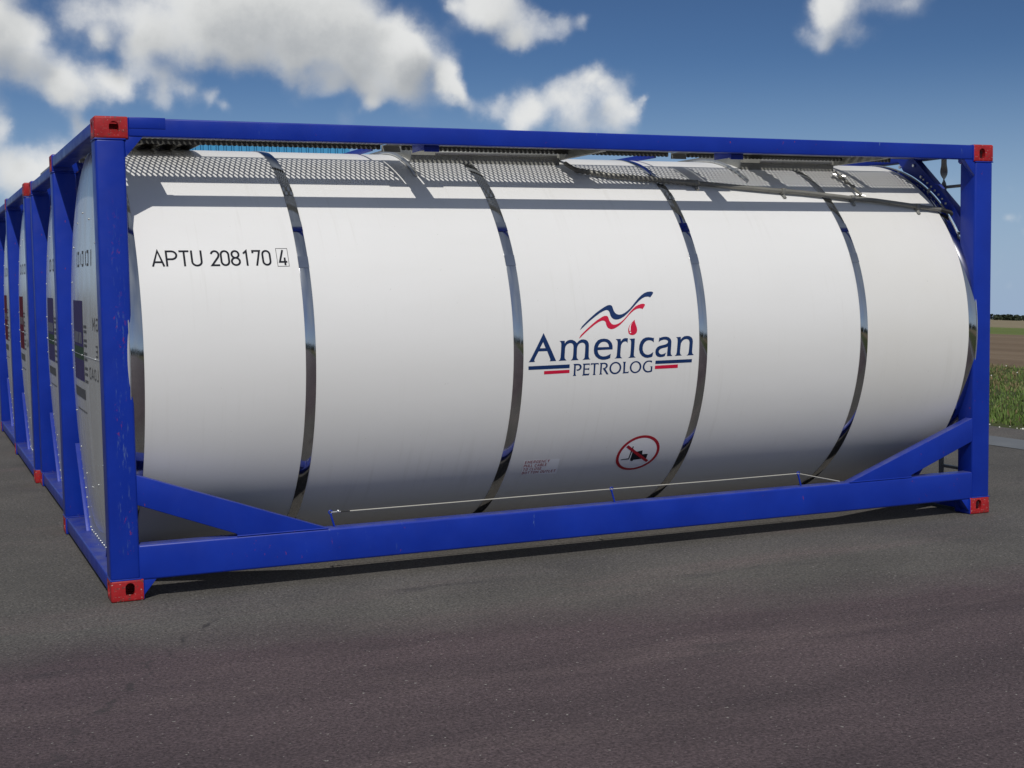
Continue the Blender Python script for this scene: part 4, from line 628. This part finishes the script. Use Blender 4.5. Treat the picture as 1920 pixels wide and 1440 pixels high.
def ring_strip(b, x0, x1, r, m, n=256, th=.003):
    vs = []; fs = []
    prof = [(x0, r - th), (x0, r - .0006), (x0 + .0015, r), (x1 - .0015, r), (x1, r - .0006), (x1, r - th)]
    k = len(prof)
    for i in range(n):
        a = 2 * math.pi * i / n
        for x, rr in prof: vs.append((x, YC - rr * math.cos(a), ZC + rr * math.sin(a)))
    for i in range(n):
        for j in range(k - 1):
            fs.append((i * k + j, i * k + j + 1, ((i + 1) % n) * k + j + 1, ((i + 1) % n) * k + j))
    b.add(vs, fs, m)

def make_container():
    root = bpy.data.objects.new('tank_container', None); COL.objects.link(root)
    B, W_ = M['blue'], M['white']
    my = lambda y: CW - y
    # ---- frame
    for sx in (0, 1):
        for sy in (0, 1):
            x0, x1 = (0.002, .158) if not sx else (CL - .158, CL - .002)
            y0, y1 = (.004, .160) if not sy else (my(.160), my(.004))
            b = MB(); b.box(x0, x1, y0, y1, .116, CH - .116, B, .016, 3)
            # weld bead collars at both ends
            for z in (.119, CH - .119): b.box(x0 - .003, x1 + .003, y0 - .003, y1 + .003, z - .004, z + .004, B, .003)
            b.build('corner_post', root, OFF)
            for sz in (0, 1): add_casting(sx, sy, sz, root)
            # gusset plates at the four corners of each long side
            fx = (lambda x: x) if not sx else (lambda x: CL - x)
            ya, yb = (.010, .052) if not sy else (my(.052), my(.010))
            b = MB(); b.prism([(fx(.157), 2.376), (fx(.250), 2.487), (fx(.157), 2.4872)], 'y', ya, yb, B, .002); b.build('top_gusset', root, OFF)
            ya, yb = (.012, .096) if not sy else (my(.096), my(.012))
            b = MB(); b.prism([(fx(.177), .026), (fx(.245), .110), (fx(.177), .1102)], 'y', ya, yb, B, .002); b.build('bottom_gusset', root, OFF)
            # sloping brace from post down to bottom rail
            ya, yb = (.007, .080) if not sy else (my(.080), my(.007))
            b = MB(); b.prism([(fx(.154), .520), (fx(.685), .318), (fx(.70), .300), (fx(1.222), .300), (fx(.154), .684)], 'y', ya, yb, B, .006)
            yw = ya - .002 if not sy else yb + .002
            b.tube([(fx(.69), ya + .002 if not sy else yb - .002, .304), (fx(1.21), ya + .002 if not sy else yb - .002, .304)], .005, B, 6)
            b.build('diagonal_brace', root, OFF)
    for sy in (0, 1):
        ya, yb = (.006, .052) if not sy else (my(.052), my(.006))
        b = MB(); b.box(.176, CL - .176, ya, yb, 2.487, 2.586, B, .008, 3)
        b.box(.179, .370, ya - .003, yb, 2.530, 2.5895, B, .003)
        b.build('top_rail', root, OFF)
        ya, yb = (.006, .104) if not sy else (my(.104), my(.006))
        b = MB(); b.box(.150, CL - .150, ya, yb, .108, .302, B, .014, 3); b.build('bottom_rail', root, OFF)
    for sx in (0, 1):
        fx = (lambda x: x) if not sx else (lambda x: CL - x)
        x0, x1 = sorted((fx(.006), fx(.120)))
        b = MB(); b.box(x0, x1, .158, my(.158), 2.535 if sx else 2.502, 2.585 if sx else 2.576, B, .010, 3); b.build('top_end_rail', root, OFF)
        x0, x1 = sorted((fx(.010), fx(.170)))
        b = MB(); b.box(x0, x1, .158, my(.158), .026, .116, B, .010, 3); b.build('bottom_end_rail', root, OFF)
    # ---- tank
    b = MB(); n = 256; vs = []; fs = []
    xs = [.205, .26, .6, 1.13, 1.7, 2.4, 3.05, 3.69, 4.3, 4.95, 5.5, 5.86]
    for x in xs:
        for i in range(n):
            a = 2 * math.pi * i / n; vs.append((x, YC - RT * math.cos(a), ZC + RT * math.sin(a)))
    for k in range(len(xs) - 1):
        for i in range(n): fs.append((k * n + i, (k + 1) * n + i, (k + 1) * n + (i + 1) % n, k * n + (i + 1) % n))
    b.add(vs, fs, W_)
    tank = b.build('tank', root, OFF)
    for x0, x1 in ((1.101, 1.160), (2.375, 2.439), (3.662, 3.722), (4.918, 4.977)):
        b = MB(); ring_strip(b, x0, x1, RT + .004, M['steel'])
        for ph in (34.0, 47.5, 23.0):     # overlapped joints of the strap
            vs = []; 
            for i in range(7):
                a = rad(ph + .55 * i)
                for x in (x0 - .0005, x1 + .0005): vs.append((x, YC - (RT + .0062) * math.cos(a), ZC + (RT + .0062) * math.sin(a)))
            b.add(vs, [(2 * i, 2 * i + 1, 2 * i + 3, 2 * i + 2) for i in range(6)], M['steel'])
        b.build('strap', tank)
    for sx in (0, 1):
        fx = (lambda x: x) if not sx else (lambda x: CL - x)
        x0, x1 = sorted((fx(.138), fx(.214)))
        b = MB(); ring_strip(b, x0, x1, RT + .003, M['steel'])
        rim = [(fx(.141), YC - (RT + .004) * math.cos(2 * math.pi * i / 128), ZC + (RT + .004) * math.sin(2 * math.pi * i / 128)) for i in range(129)]
        b.tube(rim, .0032, M['panel'], 8, False); b.build('end_collar', tank)
        # dished end
        b = MB(); vs = [(fx(HX0 - HD), YC, ZC)]; fs = []; K = 22; n = 128
        rs = [math.sin(.5 * math.pi * (k + 1) / K) for k in range(K)]
        for r in rs:
            x = fx(HX0 - HD * max(0, 1 - r ** HN) ** (1 / HN))
            for i in range(n):
                a = 2 * math.pi * i / n; vs.append((x, YC - RT * r * math.cos(a), ZC + RT * r * math.sin(a)))
        for i in range(n): fs.append((0, 1 + i, 1 + (i + 1) % n))
        for k in range(K - 1):
            for i in range(n): fs.append((1 + k * n + i, 1 + (k + 1) * n + i, 1 + (k + 1) * n + (i + 1) % n, 1 + k * n + (i + 1) % n))
        b.add(vs, fs, M['alu'])
        for i in range(18):        # rivets round the sheet
            a = 2 * math.pi * (i + .5) / 18; y, z = YC + .84 * math.cos(a), ZC + .84 * math.sin(a); b.ball((fx(head_x(y, z) - .001), y, z), .0058, M['bolt'])
        for y in (.75, 1.353, 2.05): b.ball((fx(head_x(y, 1.275) - .001), y, 1.275), .007, M['bolt'])
        seam = [(fx(head_x(y, 1.275) - .0005), y, 1.275) for y in [.12 + .055 * i for i in range(41)]]
        b.tube(seam, .0022, M['alu'], 5, False)
        b.build('end_cap', tank)
        # V-shaped skirt below the dished end, with blue flanges
        x0, x1 = sorted((fx(.098), fx(.106)))
        b = MB(); b.prism([(.76, .114), (1.68, .114), (2.14, .64), (2.02, .86), (.42, .86), (.30, .64)], 'x', x0, x1, M['panel'])
        for k in range(9):
            t_ = k / 8
            for s in (0, 1):
                y, z = 1.655 + .40 * t_, .145 + .46 * t_; b.ball((fx(.097), y if s else CW - y, z), .007, M['bolt'])
        for k in range(10): b.ball((fx(.097), .85 + .082 * k, .135), .007, M['bolt'])
        skirt = b.build('end_skirt', root, OFF)
        for s in (0, 1):
            f = (lambda y: y) if s else (lambda y: CW - y)
            x0, x1 = sorted((fx(.070), fx(.108)))
            b = MB(); b.prism([(f(1.684), .114), (f(1.700), .114), (f(2.16), .64), (f(2.144), .64)], 'x', x0, x1, B, .002); b.build('flange', skirt)
    # ---- walkways along both sides of the tank top, with brackets
    for sy in (0, 1):
        f = (lambda y: y) if not sy else (lambda y: CW - y)
        for (x0, x1, gaps) in ((.168, 1.823, []), (1.951, 3.905, [(3.020, 3.105)]), (4.020, 5.790, [(4.538, 4.628)])):
            b = MB(); runs = []; a = x0 + .012
            for g0, g1 in gaps: runs.append((a, g0)); a = g1
            runs.append((a, x1 - .012))
            ya, yb = sorted((f(.320), f(.736)))
            for r0, r1 in runs: perforated(b, r0, r1, ya, yb, 2.556, M['walk'])
            for g0, g1 in [(x0, x0 + .012), (x1 - .012, x1)] + gaps: b.box(g0 + .0003, g1 - .0003, ya, yb, 2.552, 2.556, M['walk'])
            y0, y1 = sorted((f(.262), f(.3195))); b.box(x0, x1, y0, y1, 2.552, 2.556, M['walk'])
            y0, y1 = sorted((f(.2585), f(.2615))); b.box(x0, x1, y0, y1, 2.530, 2.556, M['walk'])
            toothed(b, x0, x1, f(.738), 2.528, 2.5555, M['lip'], .0311, .005)
            b.build('walkway', root, OFF)
        for x0, x1, bx in ((1.833, 1.941, 1.850), (3.912, 4.016, 3.940)):
            y0, y1 = sorted((f(.253), f(.742)))
            b = MB(); b.box(x0, x1, y0, y1, 2.547, 2.5515, M['galv']); yy0, yy1 = sorted((f(.744), f(.748))); b.box(x0 - .008, x1 + .008, yy0, yy1, 2.512, 2.552, M['galv'])
            y0, y1 = sorted((f(.235), f(.275))); b.box(x0 - .12, x1 + .12, y0, y1, 2.540, 2.5465, M['galv'])
            b.build('joint_plate', root, OFF)
            b = MB(); y0, y1 = sorted((f(.050), f(.252)))
            b.box(bx - .014, bx + .096, y0, y1, 2.540, 2.548, B, .002)
            b.box(bx, bx + .008, y0, y1, 2.462, 2.540, B, .002); y0, y1 = sorted((f(.060), f(.070)))
            b.box(bx + .008, bx + .100, y0, y1, 2.452, 2.540, B, .002); b.build('rail_bracket', root, OFF)
        b = MB(); y0, y1 = sorted((f(.262), f(.745))); b.box(5.7905, 5.935, y0, y1, 2.552, 2.5555, M['walk']); b.build('shade_plate', root, OFF)  # plate added past the walkway end to cast shade on the saddle
        for x0, x1 in ((.158, .345), (5.735, 5.90)):
            y0, y1 = sorted((f(.052), f(.258)))
            b = MB(); b.box(x0, x1, y0, y1, 2.548, 2.5535, B, .001); b.build('corner_bracket', root, OFF)
    # end cross-walk made of folded planks, seen from below
    b = MB()
    for k in range(4):
        x0 = .252 + k * .113
        b.box(x0, x0 + .107, .742, my(.742), 2.552, 2.556, M['plank'])
        b.box(x0, x0 + .004, .742, my(.742), 2.526, 2.5518, M['plank']); b.box(x0 + .103, x0 + .107, .742, my(.742), 2.526, 2.5518, M['plank'])
    b.build('cross_walkway', root, OFF)
    for x0, x1, ztop in ((2.035, 3.075, 2.582), (4.490, 5.285, 2.582)):
        b = MB(); P_ = M['galv']
        y0, y1 = .785, my(.785)
        for (a, c, d, e) in ((x0, x1, y0, y0 + .004), (x0, x1, y1 - .004, y1), (x0, x0 + .004, y0 + .0045, y1 - .0045), (x1 - .004, x1, y0 + .0045, y1 - .0045)):
            b.box(a, c, d, e, 2.40, ztop, P_)
        b.box(x0 + .16, x1 - .02, y0 - .012, y0 - .0005, 2.506, 2.530, M['panel'], .003)
        sb = b.build('spill_box', root, OFF)
        b = MB(); cx = (x0 + x1) / 2; b.tube([(cx, 1.22, 2.50), (cx, 1.22, 2.555)], .24, M['panel'], 32)
        b.tube([(cx, 1.22, 2.5555), (cx, 1.22, 2.568)], .27, M['panel'], 32); b.build('manhole_lid', sb)
        b = MB(); b.box(x1 + .040, x1 + .046, .280, my(.280), 2.502, 2.546, P_); b.box(x1 + .0465, x1 + .085, .280, my(.280), 2.502, 2.506, P_)
        b.build('bearer', root, OFF)
    for x in (1.760, 3.780):
        b = MB(); b.box(x, x + .008, .745, my(.745), 2.515, 2.553, B, .002); b.build('blue_bearer', root, OFF)
    # raised ribs over the tank crown
    for x in (1.985, 4.40):
        b = MB(); ring = []
        for i in range(41):
            a = rad(58 + 1.6 * i); ring.append((x, YC - (RT + .012) * math.cos(a), ZC + (RT + .012) * math.sin(a)))
        b.tube(ring, .012, M['panel'], 8); b.build('crown_rib', root, OFF)
    # ---- service pipe: ribbed hose, then plain pipe, then rubber hose to the end frame
    PIPE = [(3.092, 63.5), (3.111, 62.0), (3.324, 58.7), (3.659, 56.3), (3.911, 55.0), (4.186, 53.4), (4.527, 51.4), (4.749, 50.4), (5.105, 48.0), (5.326, 46.8), (5.612, 44.5), (5.866, 42.6)]
    def on(x, ph, r): return Vector((x, YC - r * math.cos(rad(ph)), ZC + r * math.sin(rad(ph))))
    def dense(pl, step=.008):
        out = []
        for (xa, pa), (xb, pb) in zip(pl, pl[1:]):
            k = max(1, int(abs(xb - xa) / step))
            for i in range(k): out.append((xa + (xb - xa) * i / k, pa + (pb - pa) * i / k))
        out.append(pl[-1]); return out
    b = MB(); d = dense(PIPE[1:5]); pts = [on(x, p, 1.255) for x, p in d]
    b.tube(pts, .017, M['pipe'], 10, True, [.0155 + .004 * (1 if (i // 2) % 2 else 0) for i in range(len(pts))])
    pts = [on(x, p, 1.255) for x, p in dense(PIPE[4:], .03)]; b.tube(pts, .0155, M['pipe'], 12)
    b.tube([on(3.085, 66.5, 1.262), on(3.09, 64.2, 1.262), on(3.12, 62.0, 1.256)], .014, M['pipe'], 10)
    b.tube([on(3.88, 55.2, 1.255), on(3.96, 54.7, 1.255)], .021, M['pipe'], 12)
    pipe = b.build('service_pipe', root, OFF)
    for x, ph in ((3.945, 54.8), (4.60, 51.1), (5.14, 47.8), (5.66, 44.1)):
        b = MB(); c = on(x, ph, 1.255)
        b.box(x - .016, x + .016, c.y - .022, c.y + .022, c.z - .022, c.z + .020, M['pipe'], .006)
        e0, e1 = on(x, ph, 1.238), on(x, ph - 2.6, 1.238); b.tube([e0, e1], .012, M['galv'], 4); b.build('clip', pipe)
    b = MB(); b.tube([on(5.85, 42.7, 1.256), on(5.92, 41.4, 1.258), on(5.965, 39.2, 1.256), on(5.99, 36.2, 1.25), on(6.0, 32.0, 1.235), on(6.005, 26.0, 1.225)], .015, M['rubber'], 10)
    b.build('rubber_hose', root, OFF)
    b = MB(); vp = [(5.205, .640, 2.425), (5.215, .50, 2.340), (5.226, .385, 2.252)]; b.tube(vp, .010, M['pipe'], 8)
    for p in ((5.203, .655, 2.425), (5.207, .60, 2.398), (5.212, .54, 2.360), (5.218, .47, 2.320), (5.224, .40, 2.262)): b.ball(p, .017, M['pipe'])
    b.tube([(5.17, .64, 2.42), (5.245, .585, 2.40)], .008, M['bolt'], 8); b.tube([(5.20, .41, 2.262), (5.25, .37, 2.25)], .007, M['bolt'], 8); b.build('drain_valve', root, OFF)
    # ---- right-hand end: saddle plates and ladder
    for s in (0, 1):
        f = (lambda y: y) if not s else (lambda y: CW - y)
        b = MB(); poly = [(f(.86), 2.545), (f(.690), 2.548), (f(.255), 2.172), (f(.10), 1.99)]
        for i in range(15):
            a = rad(34 + 36.0 * i / 14); poly.append((f(YC - 1.236 * math.cos(a)), ZC + 1.236 * math.sin(a)))
        b.prism(poly, 'x', 5.928, 5.940, B)
        b.prism([(f(.695), 2.552), (f(.26), 2.176), (f(.10), 1.994), (f(.095), 1.999), (f(.253), 2.184), (f(.69), 2.560)], 'x', 5.926, 5.985, B, .002)
        for y, z in ((.676, 2.499), (.592, 2.410), (.499, 2.312), (.83, 2.50)):
            b.tube([(5.928, f(y), z), (5.916, f(y), z)], .011, M['bolt'], 8)
        for i in range(7):
            a = rad(59 - 2.3 * i); y, z = YC - 1.262 * math.cos(a), ZC + 1.262 * math.sin(a)
            b.box(5.922, 5.9275, min(f(y - .010), f(y + .010)), max(f(y - .010), f(y + .010)), z - .006, z + .008, M['panel'], .002)  # pale blocks stand in for bolt slots with light in them
        b.build('saddle_plate', root, OFF)
    b = MB()
    for yb_ in (.472, .060):
        vs = []; fs = []; zs = [2.565 - .012 * i for i in range(28)] + [2.2, 1.6, .9, .13]
        for z in zs:
            t_ = max(0.0, min(1.0, (2.50 - z) / .17)); a = math.pi * (t_ * t_ * (3 - 2 * t_)); w = .026
            for s1, s2 in ((1, 1), (-1, 1), (-1, -1), (1, -1)):
                dx, dy = s2 * .003, s1 * w
                vs.append((6.030 + dx * math.cos(a) - dy * math.sin(a), yb_ + dx * math.sin(a) + dy * math.cos(a), z))
        for i in range(len(zs) - 1):
            for k in range(4): fs.append((i * 4 + k, i * 4 + (k + 1) % 4, i * 4 + 4 + (k + 1) % 4, i * 4 + 4 + k))
        b.add(vs, fs, M['galv'])
    lad = b.build('ladder', root, OFF)
    for z in [2.328 - .17 * i for i in range(13)]:
        b = MB(); b.box(6.012, 6.046, .066, .468, z - .010, z + .010, M['walk'], .003); toothed(b, .0, .0, 0, 0, 0, M['walk']) ; b.build('rung', lad)
    # ---- emergency pull cable on three eye posts
    b = MB(); zc = .386
    b.tube([(1.262, .055, .3855), (1.9, .055, zc - .0015), (3.058, .055, zc), (3.8, .055, zc - .002), (4.462, .055, zc)], .0032, M['cable'], 8)
    b.tube([(4.462, .055, zc), (4.81, .070, .306)], .0030, M['cable'], 8)
    b.tube([(1.243, .055, .386), (1.30, .055, .386)], .0050, M['bolt'], 8); b.ball((1.285, .055, .390), .009, M['bolt']); b.tube([(1.30, .055, .3857), (1.355, .055, .3857)], .0042, M['rubber'], 8)
    cab = b.build('pull_cable', root, OFF)
    for x in (1.240, 3.058, 4.462):
        b = MB(); b.tube([(x + .022, .055, .300), (x, .055, .378)], .0058, B, 8)
        b.tube([(x + .010 * math.cos(t_), .055, .387 + .010 * math.sin(t_)) for t_ in [2 * math.pi * i / 12 for i in range(13)]], .004, B, 6, False); b.build('eye_post', cab)
    return root, tank

def lettering(tank):
    d = Decal(on_tank); ink = M['ink']; s0, s1 = .5105, .6075
    X = lambda px: .292 + (px - 233) * .000581
    for ch, a, bq in (('A', 238, 342), ('P', 366, 466), ('T', 488, 582), ('U', 602, 698), ('2', 785, 866), ('0', 876, 962), ('8', 976, 1064), ('1', 1098, 1138), ('7', 1186, 1262), ('0', 1278, 1362)):
        g = GLYPH[ch]; k = (X(bq) - X(a)) / g[0]
        for st in g[1]: d.stroke([(X(a) + px * k, s0 + py * (s1 - s0)) for px, py in st], .0112, ink)
    g = GLYPH['4']; k = .046 / g[0]
    for st in g[1]: d.stroke([(.9935 + px * k, s0 + .001 + py * .096) for px, py in st], .0108, ink)
    d.stroke([(.983, .5055), (1.048, .5055), (1.048, .6175), (.983, .6175)], .0026, ink, closed=True)
    d.build('serial_number', tank)
    d = Decal(on_tank); cm = {'N': M['navy'], 'R': M['crimson'], 'W': M['sticker']}
    for c, loops in LOGO: d.loops(loops, cm[c], .0012 if c != 'W' else .0018)
    d.build('company_logo', tank)
    d = Decal(on_tank, .012, True); cx, cs = 3.347, -.787
    circ = lambda r, n=64: [(cx + r * math.cos(2 * math.pi * i / n), cs + r * math.sin(2 * math.pi * i / n)) for i in range(n)]
    d.loops([circ(.1365)], M['sticker'], .0010)
    d.loops([circ(.153), circ(.1335)], M['sign_red'], .0016)
    for c, loops in SIGN: d.loops(loops, M['ink'] if c == 'K' else M['sign_red'], .0014 if c == 'K' else .0019)
    d.build('warning_sign', tank)
    d = Decal(on_tank, .012)
    d.loops([[(2.540, -.7735), (2.786, -.7800), (2.802, -.9190), (2.550, -.9020)]], M['sticker'], .0010)
    for txt, x, s, w in (('EMERGENCY', 2.551, -.8030, .168), ('PULL CABLE', 2.551, -.8350, .156), ('TO CLOSE', 2.553, -.8665, .126), ('BOTTOM OUTLET', 2.555, -.8990, .232)):
        d.text(txt, x, s, .0225, M['sign_text'], .17, .0016, total=w)
    d.build('notice_label', tank)

def end_marks(tank, top, name='end_panel'):
    """panel, small print and reversed lettering on the dished end"""
    d = Decal(on_head, .03, True); q = lambda y0, y1, z0, z1: [(y0, z0), (y1, z0), (y1, z1), (y0, z1)]
    d.loops([q(1.27, 1.84, 1.325, 1.612)], top, .0012); d.loops([q(1.27, 1.84, 1.245, 1.325)], M['greenband'] if top is M['purple'] else top, .0012)
    d.loops([q(1.27, 1.84, 1.112, 1.245)], M['purple'] if top is M['purple'] else top, .0012)
    for z in (1.42, 1.40, 1.375, 1.35, 1.33, 1.20, 1.18, 1.16, 1.14): d.loops([q(1.855, 1.875, z - .006, z + .006)], M['sticker'], .0012)
    for k in range(5): d.loops([q(1.36 + k * .09, 1.40 + k * .09, 1.345, 1.415)], M['galv'], .0022)
    d.build(name, tank)
    d = Decal(on_head, .03, True); d.loops([q(1.26, 1.86, 1.000, 1.062)], M['faded_ink'], .0012); d.loops([q(1.22, 1.75, .918, .926)], M['faded_ink'], .0012); d.build('data_plate', tank)
    d = Decal(on_head, .03, True)
    for z in (1.455, 1.425, 1.37, 1.34, 1.29, 1.255, 1.20, 1.165, 1.12):
        for k in range(3): d.loops([q(1.10 + k * .05, 1.135 + k * .05, z - .009, z + .009)], M['faded_ink'], .0012)
    for k, (z0, z1) in enumerate(((1.82, 1.915), (1.82, 1.915), (1.825, 1.91), (1.82, 1.915), (1.83, 1.90), (1.82, 1.915), (1.82, 1.915))):
        y = .83 + k * .115; d.loops([q(y, y + .018, z0, z1)], M['faded_ink'], .0012)
        if k % 2: d.loops([q(y + .018, y + .07, z1 - .018, z1)], M['faded_ink'], .0012); d.loops([q(y + .018, y + .07, z0, z0 + .016)], M['faded_ink'], .0012)
    d.build('small_print', tank); d = Decal(on_head, .03, True)
    # the writing on this end stands mirror-reversed
    d.text('GM', .605, 1.440, .075, M['faded_ink'], .13, .0013, total=.215)
    d.text('E', .640, 1.290, .065, M['faded_ink'], .13, .0013, total=.075)
    d.text('LOAD', .655, 1.150, .066, M['faded_ink'], .13, .0013, total=.36)
    return d.build('reversed_lettering', tank)

row = "blue framed tank containers parked side by side"
first, tank1 = make_container()
first.location = (CL / 2, CW / 2, 0)
tag(first, 'nearest white tank container with navy and red company logo and serial number on its side', 'tank container', row)
def copy_container(src, loc):
    r = src.copy(); COL.objects.link(r); r.location = loc; tk = None
    for ch in src.children:
        c = ch.copy(); COL.objects.link(c); c.parent = r
        if ch is tank1: tk = c
        for g in ch.children:
            e = g.copy(); COL.objects.link(e); e.parent = c
    return r, tk
clones = []
for dx, y0, lab in ((.065, 2.500, 'second tank container, right behind the lettered one, with a purple panel on its end'),
                    (.028, 5.000, 'third tank container in the row, red corner jutting left, dark red end panel'),
                    (.045, 7.500, 'farthest tank container of the row, fourth back, at the left edge')):
    r, tk = copy_container(first, (CL / 2 + dx, CW / 2 + y0, 0)); r['label'] = lab; clones.append((r, tk))
lettering(tank1)
end_marks(tank1, M['purple']); e = end_marks(clones[0][1], M['purple'])
for r, tk in clones[1:]: end_marks(tk, M['maroon'])
